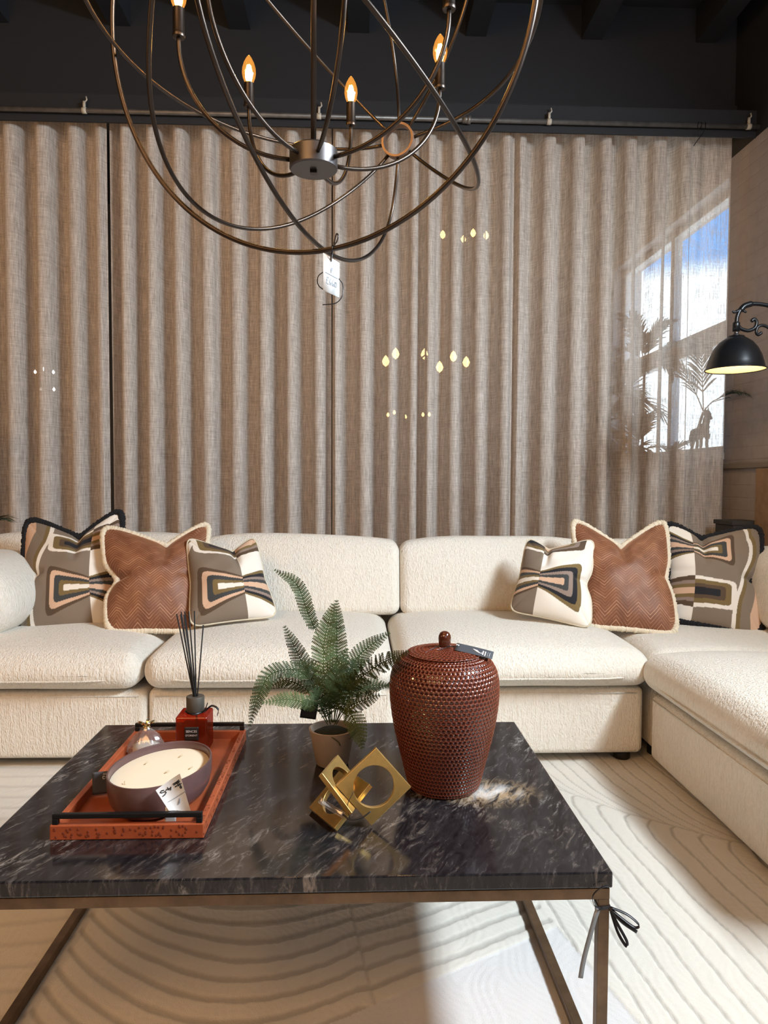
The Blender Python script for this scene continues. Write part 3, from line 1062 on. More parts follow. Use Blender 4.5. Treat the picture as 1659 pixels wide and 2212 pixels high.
# ================================================================ COFFEE TABLE
TT = 0.42
tx0, tx1, ty0, ty1 = -0.738, 0.475, 1.264, 2.088
table = empty('coffee_table', (-0.13, 1.68, 0.0), 'large coffee table with black veined marble top and antique bronze frame', 'table')
mb = MB().box(tx0, tx1, ty0, ty1, TT - 0.030, TT)
mb.build('table_top', M['marble'], table, smooth=False, bevel=0.003)
b = 0.021
zf = TT - 0.0325
fr = MB()
fr.box(tx0 + 0.004, tx1 - 0.004, ty0 + 0.004, ty0 + 0.004 + b, zf - b, zf)
fr.box(tx0 + 0.004, tx1 - 0.004, ty1 - 0.004 - b, ty1 - 0.004, zf - b, zf)
fr.box(tx0 + 0.004, tx0 + 0.004 + b, ty0 + 0.004 + b, ty1 - 0.004 - b, zf - b, zf)
fr.box(tx1 - 0.004 - b, tx1 - 0.004, ty0 + 0.004 + b, ty1 - 0.004 - b, zf - b, zf)
fr.box(tx0 + 0.012, tx1 - 0.012, ty0 + 0.012, ty1 - 0.012, zf, TT - 0.0300)
fr.build('table_frame', M['table_frame'], table, smooth=False, bevel=0.0015)
for x in (tx0 + 0.004, tx1 - 0.004 - b):
    for y in (ty0 + 0.004, ty1 - 0.004 - b):
        MB().box(x, x + b, y, y + b, 0.0, zf - b).build('leg', M['table_frame'], table, smooth=False, bevel=0.0015)
for x in (tx0 + 0.004, tx1 - 0.004 - b):
    MB().box(x, x + b, ty0 + 0.004 + b, ty1 - 0.004 - b, 0.0, b).build('floor_rail', M['table_frame'], table, smooth=False, bevel=0.0015)

# black ribbon tied round the front right leg
root = empty('ribbon_bow', (0.461, 1.278, 0.36), 'thin black ribbon tied in a bow round the front right leg of the coffee table', 'ribbon')
lx, ly = tx1 - 0.004 - b / 2, ty0 + 0.004 + b / 2


def strip(mb, pts, w, wdir=(0, 0.25, 1)):
    P = [np.array(p) for p in pts]
    wd = np.array(wdir, float); wd /= np.linalg.norm(wd)
    n = len(P)
    v = []
    for i, p in enumerate(P):
        t = P[min(i + 1, n - 1)] - P[max(i - 1, 0)]
        t = t / np.linalg.norm(t)
        s = wd - t * np.dot(wd, t)
        s = s / (np.linalg.norm(s) + 1e-9)
        nn = np.cross(t, s)
        for a, bb in ((-1, -1), (1, -1), (1, 1), (-1, 1)):
            v.append(p + s * w / 2 * a + nn * 0.0004 * bb)
    f = []
    for i in range(n - 1):
        for k in range(4):
            f.append((i * 4 + k, i * 4 + (k + 1) % 4, (i + 1) * 4 + (k + 1) % 4, (i + 1) * 4 + k))
    f += [(0, 1, 2, 3), tuple((n - 1) * 4 + k for k in range(4))]
    return mb.add(v, f)


mb = MB()
h = b / 2 + 0.001
strip(mb, [(lx - h, ly - h, 0.350), (lx + h, ly - h, 0.352), (lx + h, ly + h, 0.353), (lx - h, ly + h, 0.351), (lx - h, ly - h, 0.350)], 0.007, (0, 0, 1))
mb.build('band', M['ribbon'], root, smooth=False)
mb = MB(); strip(mb, spline([(lx + h, ly - h, 0.352), (lx + 0.04, ly - 0.02, 0.343), (lx + 0.058, ly - 0.03, 0.330), (lx + 0.050, ly - 0.03, 0.325), (lx + 0.028, ly - 0.02, 0.338), (lx + h, ly - h, 0.350)], 6), 0.005, (0.2, 1, 0.6)); mb.build('loop', M['ribbon'], root)
mb = MB(); strip(mb, spline([(lx + h, ly - h, 0.352), (lx + 0.020, ly - 0.018, 0.330), (lx + 0.036, ly - 0.03, 0.300), (lx + 0.034, ly - 0.032, 0.292), (lx + 0.022, ly - 0.022, 0.312), (lx + h, ly - h, 0.348)], 6), 0.006, (1, 0.6, 0.3)); mb.build('loop', M['ribbon'], root)
mb = MB(); strip(mb, spline([(lx + h, ly - h, 0.350), (lx + 0.03, ly - 0.02, 0.330), (lx + 0.055, ly - 0.03, 0.316)], 6), 0.006, (0.5, 0.3, 1)); mb.build('tail', M['ribbon'], root)
mb = MB(); strip(mb, spline([(lx - h, ly - h, 0.350), (lx - 0.022, ly - 0.02, 0.33), (lx - 0.042, ly - 0.03, 0.27), (lx - 0.050, ly - 0.035, 0.235)], 6), 0.009, (1, 0.1, 0.2)); mb.build('tail', simple('grey_satin_ribbon', (0.16, 0.16, 0.16), 0.25), root)
mb = MB(); strip(mb, spline([(lx - 0.004, ly - h - 0.001, 0.352), (lx - 0.022, ly - 0.022, 0.362), (lx - 0.026, ly - 0.024, 0.382), (lx - 0.012, ly - 0.024, 0.396), (lx + 0.002, ly - 0.022, 0.399)], 6), 0.003, (0, 1, 0.3)); mb.build('tail', M['ribbon'], root)

# ================================================================ TRAY
Z0 = TT + 0.0005
ax0, ax1, ay0, ay1 = -0.611, -0.306, 1.410, 1.955
tray = empty('serving_tray', (-0.458, 1.68, Z0), 'rust orange ostrich leather tray with black handles on the marble table', 'tray')
wt, zh = 0.014, 0.030
mb = MB().box(ax0 + wt, ax1 - wt, ay0 + wt, ay1 - wt, Z0, Z0 + 0.008)
mb.build('tray_base', M['leather'], tray, smooth=False)
mb = MB()
for (x0, x1, y0, y1) in ((ax0, ax1, ay0, ay0 + wt), (ax0, ax1, ay1 - wt, ay1), (ax0, ax0 + wt, ay0 + wt, ay1 - wt), (ax1 - wt, ax1, ay0 + wt, ay1 - wt)):
    mb.box(x0, x1, y0, y1, Z0, Z0 + zh)
mb.build('tray_wall', M['leather'], tray, smooth=False, bevel=0.002)
mb = MB()      # ostrich quill bumps on the outer faces and rim
rq = random.Random(3)


def quill(mb, p, n, r=0.0026):
    n = Vector(n)
    a = Vector((0, 0, 1)) if abs(n.z) < 0.5 else Vector((1, 0, 0))
    t1 = n.cross(a).normalized(); t2 = n.cross(t1)
    v = [Vector(p) + t1 * math.cos(k * PI / 4) * r + t2 * math.sin(k * PI / 4) * r * 1.3 for k in range(8)] + [Vector(p) + n * 0.0012]
    mb.add(v, [(k, (k + 1) % 8, 8) for k in range(8)])


for k in range(70):
    quill(mb, (rq.uniform(ax0 + .006, ax1 - .006), ay0 - 0.0001, Z0 + rq.uniform(.005, .026)), (0, -1, 0))
    quill(mb, (ax1 + 0.0001, rq.uniform(ay0, ay1), Z0 + rq.uniform(.005, .026)), (1, 0, 0))
    quill(mb, (ax1 - rq.uniform(.003, .011), rq.uniform(ay0, ay1), Z0 + zh + 0.0001), (0, 0, 1), 0.0018)
mb.build('quill_bumps', M['leather_dark'], tray)
for y in (ay0 + wt / 2, ay1 - wt / 2):
    mb = MB()
    hx0, hx1, hz = ax0 + 0.004, ax1 - 0.004, Z0 + 0.052
    mb.box(hx0, hx1, y - 0.005, y + 0.005, hz - 0.010, hz)
    mb.box(hx0, hx0 + 0.012, y - 0.005, y + 0.005, Z0 + zh, hz - 0.010)
    mb.box(hx1 - 0.012, hx1, y - 0.005, y + 0.005, Z0 + zh, hz - 0.010)
    mb.build('handle', M['black_metal'], tray, smooth=False, bevel=0.0015)
ZT = Z0 + 0.0085

# ---------------------------------------------------------------- oval candle
bc, brot = (-0.433, 1.568), math.radians(-14)
A_, B_ = 0.103, 0.137
candle = empty('bowl_candle', (bc[0], bc[1], ZT), 'large oval candle of cream wax in a frosted mauve glass bowl on the tray', 'candle')


def oval(mb, prof, seg=64):
    v, f = [], []
    for (k, z) in prof:
        for i in range(seg):
            a = 2 * PI * i / seg
            x, y = (A_ + k) * math.cos(a), (B_ + k) * math.sin(a)
            v.append((bc[0] + x * math.cos(brot) - y * math.sin(brot), bc[1] + x * math.sin(brot) + y * math.cos(brot), ZT + z))
    for j in range(len(prof) - 1):
        for i in range(seg):
            a, b2 = j * seg + i, j * seg + (i + 1) % seg
            f.append((a, b2, b2 + seg, a + seg))
    f.append(tuple(range(seg))[::-1])
    f.append(tuple((len(prof) - 1) * seg + i for i in range(seg)))
    return mb.add(v, f)


oval(MB(), [(-0.045, 0.0), (-0.030, 0.003), (-0.016, 0.012), (-0.006, 0.028), (-0.001, 0.050), (0.0, 0.080), (-0.001, 0.0835), (-0.004, 0.0835), (-0.0055, 0.080), (-0.0055, 0.064)]).build('glass_bowl', M['smoke_glass'], candle, angle=50)
oval(MB(), [(-0.0065, 0.030), (-0.0062, 0.0668), (-0.012, 0.0675), (-0.06, 0.0675)]).build('wax', M['wax'], candle, angle=50)
wick = simple('cream_wick', (0.55, 0.45, 0.30), 0.9)
for dx, dy, an in ((-0.055, -0.075, 1.8), (-0.045, 0.03, 0.9), (0.012, -0.02, 0.2), (0.02, 0.07, 0.1), (0.06, 0.0, 0.6)):
    x, y = bc[0] + dx, bc[1] + dy
    MB().tube([(x, y, ZT + 0.0675), (x + 0.004 * math.cos(an), y, ZT + 0.071), (x + 0.010 * math.cos(an), y + 0.004, ZT + 0.0725)], 0.0012, 6).build('wick', wick, candle)


def card(mb, o, ex, ey, w, h_, curl=0.0, nx_=8, ny_=8, t=0.0006):
    """thin curled card from corner o; returns mapping function"""
    o, ex, ey = np.array(o, float), np.array(ex, float), np.array(ey, float)
    ex /= np.linalg.norm(ex)
    ey = ey - ex * np.dot(ex, ey); ey /= np.linalg.norm(ey)
    nn = np.cross(ex, ey)

    def mp(u, v, lift=0.0):
        d = curl * (4 * (u - 0.5) ** 2 * 0.5 + v * v * 0.6) * w
        return o + ex * u * w + ey * v * h_ + nn * (d + lift)
    vs, f = [], []
    for side in (0, 1):
        for j in range(ny_ + 1):
            for i in range(nx_ + 1):
                vs.append(mp(i / nx_, j / ny_, -t * side))
    n1 = (nx_ + 1) * (ny_ + 1)
    for j in range(ny_):
        for i in range(nx_):
            a = j * (nx_ + 1) + i
            f.append((a, a + 1, a + nx_ + 2, a + nx_ + 1))
            f.append((n1 + a, n1 + a + nx_ + 1, n1 + a + nx_ + 2, n1 + a + 1))
    ring_ = [i for i in range(nx_ + 1)] + [(j + 1) * (nx_ + 1) - 1 for j in range(1, ny_ + 1)] + [ny_ * (nx_ + 1) + i for i in range(nx_ - 1, -1, -1)] + [j * (nx_ + 1) for j in range(ny_ - 1, 0, -1)]
    for k in range(len(ring_)):
        a, c = ring_[k], ring_[(k + 1) % len(ring_)]
        f.append((a, n1 + a, n1 + c, c))
    mb.add(vs, f)
    return mp


def strokes(mb, mp, lines, r, lift=0.0004, sub=5):
    for ln in lines:
        pts = []
        for i in range(len(ln) - 1):
            for k in range(sub):
                t = k / sub
                pts.append(mp(ln[i][0] + (ln[i + 1][0] - ln[i][0]) * t, ln[i][1] + (ln[i + 1][1] - ln[i][1]) * t, lift))
        pts.append(mp(ln[-1][0], ln[-1][1], lift))
        mb.tube(pts, r, 5)


FEATHER = [[(0.46, 0.0), (0.50, 0.35), (0.56, 0.7), (0.66, 1.0)], [(0.47, 0.25), (0.44, 0.5), (0.52, 0.85), (0.66, 1.0)], [(0.50, 0.3), (0.60, 0.55), (0.66, 1.0)], [(0.47, 0.4), (0.58, 0.9)]]


def feather(u0, v0, w_, h_):
    return [[(u0 + (a - 0.5) * w_, v0 + b2 * h_) for a, b2 in ln] for ln in FEATHER]


# white price card leaning on the candle: handwriting upside-down, printed line and feather below it
tagc = empty('price_card', (-0.375, 1.425, ZT + 0.03), 'white price card with black handwriting leaning on the mauve candle bowl', 'price tag')
mb = MB()
A3, B3, R3, L3 = [np.array(p) for p in ((-0.3567, 1.4320, 0.5464), (-0.4043, 1.4280, 0.5143), (-0.3372, 1.4340, 0.4724), (-0.3803, 1.4260, 0.4776))]


def mp(u, v, lift=0.0):
    q = (R3 * (1 - u) + L3 * u) * (1 - v) + (A3 * (1 - u) + B3 * u) * v
    return q + np.array((0, -1, 0.1)) * (lift + 0.006 * 4 * (u - 0.5) ** 2)


vs, f, nn_ = [], [], 10
for t_ in (0.0003, -0.0003):
    for j in range(nn_ + 1):
        for i in range(nn_ + 1):
            vs.append(mp(i / nn_, -0.12 + 1.12 * j / nn_, t_))
n1 = (nn_ + 1) ** 2
for j in range(nn_):
    for i in range(nn_):
        a = j * (nn_ + 1) + i
        f.append((a, a + 1, a + nn_ + 2, a + nn_ + 1)); f.append((n1 + a, n1 + a + nn_ + 1, n1 + a + nn_ + 2, n1 + a + 1))
mb.add(vs, f)
mb.build('card', M['white_card'], tagc)
mb = MB()
strokes(mb, mp, [[(0.763,0.800),(0.850,0.835),(0.914,0.802),(0.871,0.751),(0.747,0.731),(0.731,0.683),(0.816,0.625),(0.914,0.599)],
    [(0.624,0.832),(0.603,0.713)], [(0.721,0.766),(0.500,0.750)], [(0.494,0.784),(0.556,0.682)],
    [(0.100,0.858),(0.223,0.837),(0.397,0.829)], [(0.080,0.816),(0.378,0.789)], [(0.048,0.739),(0.353,0.717)],
    [(0.228,0.825),(0.190,0.697)], [(0.165,0.839),(0.120,0.705)], [(0.125,0.714),(0.088,0.648),(0.115,0.610),(0.170,0.634),(0.155,0.670),(0.108,0.668)]], 0.0010, lift=0.0008)
mb.build('handwriting', M['ink'], tagc)
mb = MB()
for k in range(24):
    q0 = k / 24
    u_, v_ = 0.859 - 0.90 * q0, 0.270 + 0.22 * q0
    strokes(mb, mp, [[(u_, v_), (u_ - 0.012, v_ + 0.035)], [(u_, v_ + 0.02), (u_ - 0.025, v_ + 0.02)]], 0.00030, sub=1, lift=0.0006)
strokes(mb, mp, [[(0.315,0.336),(0.414,0.205),(0.509,0.126)], [(0.33,0.32),(0.45,0.20)], [(0.34,0.30),(0.40,0.19),(0.47,0.15)]], 0.0010, lift=0.0006)
mb.build('printed_logo', M['grey_ink'], tagc)
mb = MB(); mp2 = card(mb, (-0.366, 1.4275, ZT + 0.012), (-1, -0.1, 0.05), (-0.05, 0.05, 1.0), 0.022, 0.036)
mb.build('card_back', M['white_card'], tagc)

# dark card standing left of the candle
tagd = empty('gift_card', (-0.567, 1.60, ZT), 'small charcoal card with white print standing left of the mauve candle', 'card')
mb = MB(); mp = card(mb, (-0.592, 1.588, ZT + 0.004), (1, 0.22, 0), (0.02, 0.08, 1), 0.048, 0.050)
mb.build('card', M['grey_card'], tagd)
mb = MB()
for k, u_ in enumerate((0.46, 0.60, 0.74)):
    strokes(mb, mp, [[(u_ + 0.10, 0.76), (u_ + 0.02, 0.80), (u_, 0.72), (u_ + 0.03, 0.66), (u_ + 0.10, 0.68)]], 0.0008, sub=3)
strokes(mb, mp, [[(0.48, 0.90), (0.90, 0.90)], [(0.46, 0.86), (0.88, 0.86)]], 0.0004)
mb.build('print', M['silver_ink'], tagd)

# cellophane gift bag with a gold tie
bag = empty('cellophane_bag', (-0.545, 1.83, ZT), 'small clear cellophane bag with a gold tie at the back left of the tray', 'gift bag')
mb = MB()
seg = 36
prof = [(0.040, 0.002), (0.047, 0.010), (0.044, 0.028), (0.034, 0.045), (0.018, 0.060), (0.008, 0.068), (0.0065, 0.073)]
v, f = [], []
for j, (r_, z) in enumerate(prof):
    for i in range(seg):
        a = 2 * PI * i / seg
        k = 1 + 0.09 * math.cos(7 * a + j * 0.4) * (1 if j < 5 else 0.4)
        v.append((-0.545 + r_ * k * math.cos(a), 1.84 + r_ * 0.8 * k * math.sin(a), ZT + z))
for j in range(len(prof) - 1):
    for i in range(seg):
        a, b2 = j * seg + i, j * seg + (i + 1) % seg
        f.append((a, b2, b2 + seg, a + seg))
f.append(tuple(range(seg))[::-1])
mb.add(v, f); mb.build('bag', M['bag'], bag)
MB().lathe([(0.030, 0.002), (0.036, 0.008), (0.034, 0.024), (0.020, 0.030), (0.0, 0.031)], 24, (-0.545, 1.84, ZT), 0, 1, 0.75).build('contents', simple('pale_filling', (0.62, 0.58, 0.54), 0.7), bag)
gold = simple('gold_foil_tie', (0.80, 0.68, 0.36), 0.22, 1.0)
mb = MB()
for an in (0.3, 1.5, 2.8, 4.2, 5.3):
    c_, s_ = math.cos(an), math.sin(an)
    strip(mb, spline([(-0.545, 1.84, ZT + 0.071), (-0.545 + 0.008 * c_, 1.84 + 0.006 * s_, ZT + 0.078), (-0.545 + 0.018 * c_, 1.84 + 0.010 * s_, ZT + 0.084), (-0.545 + 0.021 * c_, 1.84 + 0.010 * s_, ZT + 0.079)], 5), 0.009, (-s_, c_, 0.4))
mb.tube([(-0.545 + 0.0075 * math.cos(a), 1.84 + 0.0075 * math.sin(a), ZT + 0.0705) for a in np.linspace(0, 2 * PI, 16)[:-1]], 0.002, 6, closed=True)
mb.build('tie', gold, bag)

# ---------------------------------------------------------------- reed diffuser
dx, dy = -0.428, 1.872
diff = empty('reed_diffuser', (dx, dy, ZT), 'red amber glass reed diffuser with black reeds standing at the back of the tray', 'reed diffuser')
hw = 0.041
V, F = rbox_geo(dx - hw, dx + hw, dy - hw, dy + hw, ZT, ZT + 0.098, 0.006, (4, 4, 4))
mb = MB(); mb.add(V, F); mb.build('bottle', M['amber'], diff)
V, F = rbox_geo(dx - hw + 0.006, dx + hw - 0.006, dy - hw + 0.006, dy + hw - 0.006, ZT + 0.008, ZT + 0.066, 0.005, (4, 4, 4))
mb = MB(); mb.add(V, F); mb.build('liquid', clear_mat('amber_liquid', (0.40, 0.035, 0.008), 0.03, 0.05, 0.30, (0.25, 0.03, 0.01)), diff)
MB().lathe([(0.014, 0.098), (0.014, 0.102), (0.0225, 0.102), (0.0235, 0.104), (0.0235, 0.139), (0.0222, 0.141), (0.008, 0.141), (0.008, 0.128)], 40, (dx + 0.002, dy, ZT)).build('collar', M['cork'], diff, angle=40)
ex, ey = dx + 0.002, dy
for (bx, by, tx, ty, tz) in ((-0.002, 0, -0.050, 0.01, 0.358), (-0.003, 0.002, -0.043, 0.03, 0.360), (-0.001, 0.003, -0.037, 0.00, 0.358), (0, 0, -0.031, 0.02, 0.362), (0.001, -0.002, -0.026, -0.01, 0.359), (0.001, 0.001, -0.018, 0.01, 0.364), (0.002, 0.002, -0.013, -0.01, 0.363), (0.002, 0, -0.008, 0.03, 0.362), (0.004, 0.001, 0.022, 0.0, 0.330)):
    MB().tube([(ex + bx - tx * 0.3, ey + by, ZT + 0.010), (ex + bx, ey + by, ZT + 0.128), (ex + tx, ey + ty, ZT + tz)], 0.0018, 6).build('reed', M['reed'], diff)
mb = MB(); mp = card(mb, (dx - 0.017, dy - hw - 0.0008, ZT + 0.036), (1, 0, 0), (0, 0, 1), 0.036, 0.036)
mb.build('label', M['ink'], diff)


def text(name, s, size, loc, ex_, ey_, mat, parent, align='CENTER'):
    cu = bpy.data.curves.new(name, 'FONT')
    cu.body = s; cu.size = size; cu.align_x = align; cu.extrude = 0.0001
    tmp = bpy.data.objects.new(name, cu)
    COL.objects.link(tmp)
    me = bpy.data.meshes.new_from_object(tmp.evaluated_get(bpy.context.evaluated_depsgraph_get()))
    bpy.data.objects.remove(tmp)
    me.name = name
    me.materials.clear(); me.materials.append(mat)
    X, Y = Vector(ex_).normalized(), Vector(ey_).normalized()
    Zv = X.cross(Y)
    off = Vector(loc) - Vector(parent.location)
    me.transform(Matrix(((X.x, Y.x, Zv.x, off.x), (X.y, Y.y, Zv.y, off.y), (X.z, Y.z, Zv.z, off.z), (0, 0, 0, 1))))
    o = bpy.data.objects.new(name, me)
    COL.objects.link(o)
    o.parent = parent
    return o


text('label_text', 'SENCES', 0.0085, (dx + 0.001, dy - hw - 0.0022, ZT + 0.058), (1, 0, 0), (0, 0, 1), M['silver_ink'], diff)
text('label_text', "D'ORIENT", 0.0068, (dx + 0.001, dy - hw - 0.0022, ZT + 0.048), (1, 0, 0), (0, 0, 1), M['silver_ink'], diff)
mb = MB()
strip(mb, spline([(ex - 0.026, ey - 0.004, ZT + 0.102), (ex, ey - 0.026, ZT + 0.100), (ex + 0.025, ey - 0.010, ZT + 0.103), (ex + 0.045, ey - 0.012, ZT + 0.118), (ex + 0.062, ey - 0.014, ZT + 0.110), (ex + 0.060, ey - 0.014, ZT + 0.092)], 6), 0.005, (0, 0.5, 1))
strip(mb, spline([(ex + 0.020, ey - 0.016, ZT + 0.102), (ex + 0.030, ey - 0.02, ZT + 0.112), (ex + 0.036, ey - 0.02, ZT + 0.128)], 5), 0.004, (0, 0.5, 1))
mb.build('ribbon', M['ribbon'], diff)

# ================================================================ FERN
px, py = -0.0615, 1.785
pot = empty('potted_fern', (px, py, Z0), 'green artificial fern in a small taupe concrete pot on the marble table', 'plant')
MB().lathe([(0.036, 0.0), (0.041, 0.003), (0.058, 0.088), (0.0595, 0.092), (0.057, 0.0935), (0.0535, 0.092), (0.050, 0.076)], 48, (px, py, Z0)).build('pot', M['concrete'], pot, angle=50)
MB().lathe([(0.050, 0.066), (0.049, 0.078), (0.030, 0.088), (0.0, 0.092)], 32, (px, py, Z0)).build('moss', M['soil'], pot)
MB().tube(spline([(px - 0.01, py - 0.050, Z0 + 0.090), (px + 0.006, py - 0.060, Z0 + 0.086), (px + 0.018, py - 0.0585, Z0 + 0.076), (px + 0.022, py - 0.056, Z0 + 0.066)], 5), 0.0013, 6).build('root', M['stem'], pot)
MB().tube(spline([(px + 0.058, py - 0.02, Z0 + 0.090), (px + 0.050, py - 0.03, Z0 + 0.082), (px + 0.044, py - 0.036, Z0 + 0.074)], 5), 0.0013, 6).build('root', M['stem'], pot)
FERN=[[(-0.0672,1.7600,0.5352),(-0.0744,1.7600,0.6878),(-0.1196,1.7800,0.8007),(-0.1529,1.7900,0.8789),(-0.2110,1.8100,0.9140)],
[(-0.0626,1.7600,0.5352),(-0.0785,1.7500,0.6439),(-0.0814,1.7600,0.7345),(-0.0588,1.7700,0.8328)],
[(-0.0556,1.7600,0.5351),(-0.0529,1.7800,0.6269),(-0.0499,1.7900,0.7275),(-0.0513,1.7900,0.8388)],
[(-0.0719,1.7600,0.5353),(-0.1055,1.7800,0.6118),(-0.1362,1.8000,0.6707),(-0.1864,1.8200,0.7668)],
[(-0.0533,1.7600,0.5351),(-0.0349,1.7600,0.6173),(0.0054,1.7800,0.6977),(0.0842,1.7900,0.7567)],
[(-0.0510,1.7600,0.5351),(-0.0171,1.7100,0.6320),(0.0426,1.6300,0.7087),(0.1157,1.5450,0.7659)],
[(-0.0719,1.7600,0.5353),(-0.1274,1.7600,0.6553),(-0.2022,1.7300,0.6698),(-0.2357,1.7100,0.6221),(-0.2578,1.7000,0.5472)],
[(-0.0719,1.7600,0.5294),(-0.1025,1.7300,0.5828),(-0.1587,1.7000,0.6121),(-0.2250,1.6800,0.6110)],
[(-0.0719,1.7600,0.5353),(-0.1120,1.7900,0.5969),(-0.1784,1.8100,0.6274),(-0.2307,1.8300,0.6014)],
[(-0.0510,1.7600,0.5292),(-0.0228,1.7300,0.5799),(0.0168,1.7100,0.6067),(0.0568,1.6900,0.6251)],
[(-0.0556,1.7600,0.5292),(-0.0282,1.7100,0.5830),(-0.0021,1.6800,0.5600),(0.0147,1.6700,0.5016)],
[(-0.0510,1.7600,0.5351),(-0.0120,1.8000,0.5933),(0.0356,1.8100,0.6117),(0.0851,1.8200,0.6109)],
[(-0.0580,1.7600,0.5351),(-0.0383,1.8100,0.6145),(-0.0064,1.8400,0.6547),(0.0363,1.8600,0.6678)],
[(-0.0672,1.7600,0.5352),(-0.0954,1.8100,0.6149),(-0.1212,1.8400,0.6552),(-0.1590,1.8600,0.6600)],
[(-0.0580,1.7600,0.5351),(-0.0398,1.7200,0.6177),(-0.0114,1.6900,0.6605),(0.0217,1.6600,0.6688)],
[(-0.0649,1.7600,0.5293),(-0.0789,1.7100,0.5982),(-0.0996,1.6800,0.6303),(-0.1202,1.6600,0.6144)],
[(-0.0603,1.7600,0.5352),(-0.0628,1.7300,0.6149),(-0.0402,1.7300,0.6839),(-0.0234,1.7400,0.7274)]]


def frond(pts, w, mat, start, seed):
    r = random.Random(seed)
    C = [np.array(p) for p in spline(pts, 14)]
    n = len(C)
    d = [0.0]
    for i in range(1, n):
        d.append(d[-1] + np.linalg.norm(C[i] - C[i - 1]))
    L = d[-1]
    mb = MB()
    mb.tube([tuple(p) for p in C], [0.0014 * (1 - 0.75 * i / n) for i in range(n)], 6)
    cnt = int(L * (1 - start) / 0.0078)
    view = np.array([0.1, -0.9, 0.35]); view /= np.linalg.norm(view)
    for k in range(cnt):
        t = start + (1 - start) * (k + 0.5) / cnt
        s = t * L
        i = min(max(np.searchsorted(d, s) - 1, 0), n - 2)
        q = (s - d[i]) / (d[i + 1] - d[i] + 1e-9)
        p = C[i] * (1 - q) + C[i + 1] * q
        T = C[i + 1] - C[i]; T /= np.linalg.norm(T)
        up = view - T * np.dot(view, T); up /= np.linalg.norm(up) + 1e-9
        up = up + 0.35 * np.array([r.uniform(-1, 1), r.uniform(-.4, .4), r.uniform(-1, 1)])
        side = np.cross(T, up); side /= np.linalg.norm(side)
        x = (k + 0.5) / cnt
        ln = w * (math.sin(PI * min(1, x * 0.62 + 0.22)) ** 0.9) * (1 - x ** 3 * 0.72)
        for sg in (-1, 1):
            dirv = side * sg * 0.90 + T * 0.48 + up * r.uniform(-0.12, 0.22)
            dirv /= np.linalg.norm(dirv)
            nv = np.cross(dirv, T); nv /= np.linalg.norm(nv) + 1e-9
            ac = np.cross(nv, dirv)
            m = max(4, int(ln / 0.0034))
            # central blade
            v = [p, p + dirv * ln]
            hw_ = 0.0014
            vv = [p - ac * hw_, p + ac * hw_, p + dirv * ln]
            mb.add(vv, [(0, 1, 2)])
            for j in range(m):
                f0 = (j + 0.25) / m
                ll = 0.0082 * (1 - 0.62 * f0) * min(1.0, ln / 0.022 + 0.25)
                b0 = p + dirv * ln * f0
                wd = ln / m * 1.05
                drop = -np.array([0, 0, 1]) * 0.0005
                for s2 in (-1, 1):
                    tip = b0 + ac * s2 * ll + dirv * wd * 0.9 + drop
                    mb.add([b0, b0 + dirv * wd, tip], [(0, 1, 2)])
    return mb.build('frond', mat, pot, smooth=False)


FW = [0.022, 0.036, 0.032, 0.028, 0.028, 0.030, 0.026, 0.022, 0.022, 0.026, 0.030, 0.026, 0.030, 0.030, 0.030, 0.026, 0.030]
FS = [0.55, 0.30, 0.16, 0.25, 0.30, 0.28, 0.34, 0.30, 0.4, 0.3, 0.3, 0.25, 0.2, 0.2, 0.2, 0.2, 0.2]
for i, pts in enumerate(FERN):
    frond(pts, FW[i], M['fern_light'] if i in (2, 7, 10, 1) else M['fern'], FS[i], i)
# dark square tag tucked into the fern
tg = empty('plant_tag', (-0.115, 1.742, 0.56), 'small black square tag hanging behind the left fronds of the potted fern', 'price tag')
mb = MB(); mp = card(mb, (-0.140, 1.735, 0.556), (1, 0.1, -0.18), (0.2, 0.15, 1), 0.040, 0.044)
mb.build('card', M['black_metal'], tg)
mb = MB().tube([mp(0.45 + 0.09 * math.cos(a), 0.72 + 0.09 * math.sin(a), 0.001) for a in np.linspace(0, 2 * PI, 14)[:-1]], 0.0006, 5, closed=True)
mb.build('eyelet', M['silver_ink'], tg)
mb = MB().tube(spline([mp(0.5, 0.9), (-0.10, 1.76, 0.62), (-0.085, 1.775, 0.60)], 5), 0.0006, 5); mb.build('string', M['ribbon'], tg)

# ================================================================ GINGER JAR
vx, vy = 0.207, 1.650
jar = empty('ginger_jar', (vx, vy, Z0), 'rust red honeycomb ceramic lidded jar on the right of the marble table', 'jar')
JP = [(0.078, 0.0), (0.084, 0.004), (0.0905, 0.025), (0.099, 0.06), (0.1105, 0.105), (0.1205, 0.150), (0.1272, 0.195), (0.1295, 0.230), (0.1275, 0.262), (0.1205, 0.285), (0.108, 0.303), (0.0985, 0.310), (0.088, 0.314), (0.070, 0.3155)]
sp = spline([(r_, 0, z) for r_, z in JP], 26)
PR = [(p[0], p[2]) for p in sp]


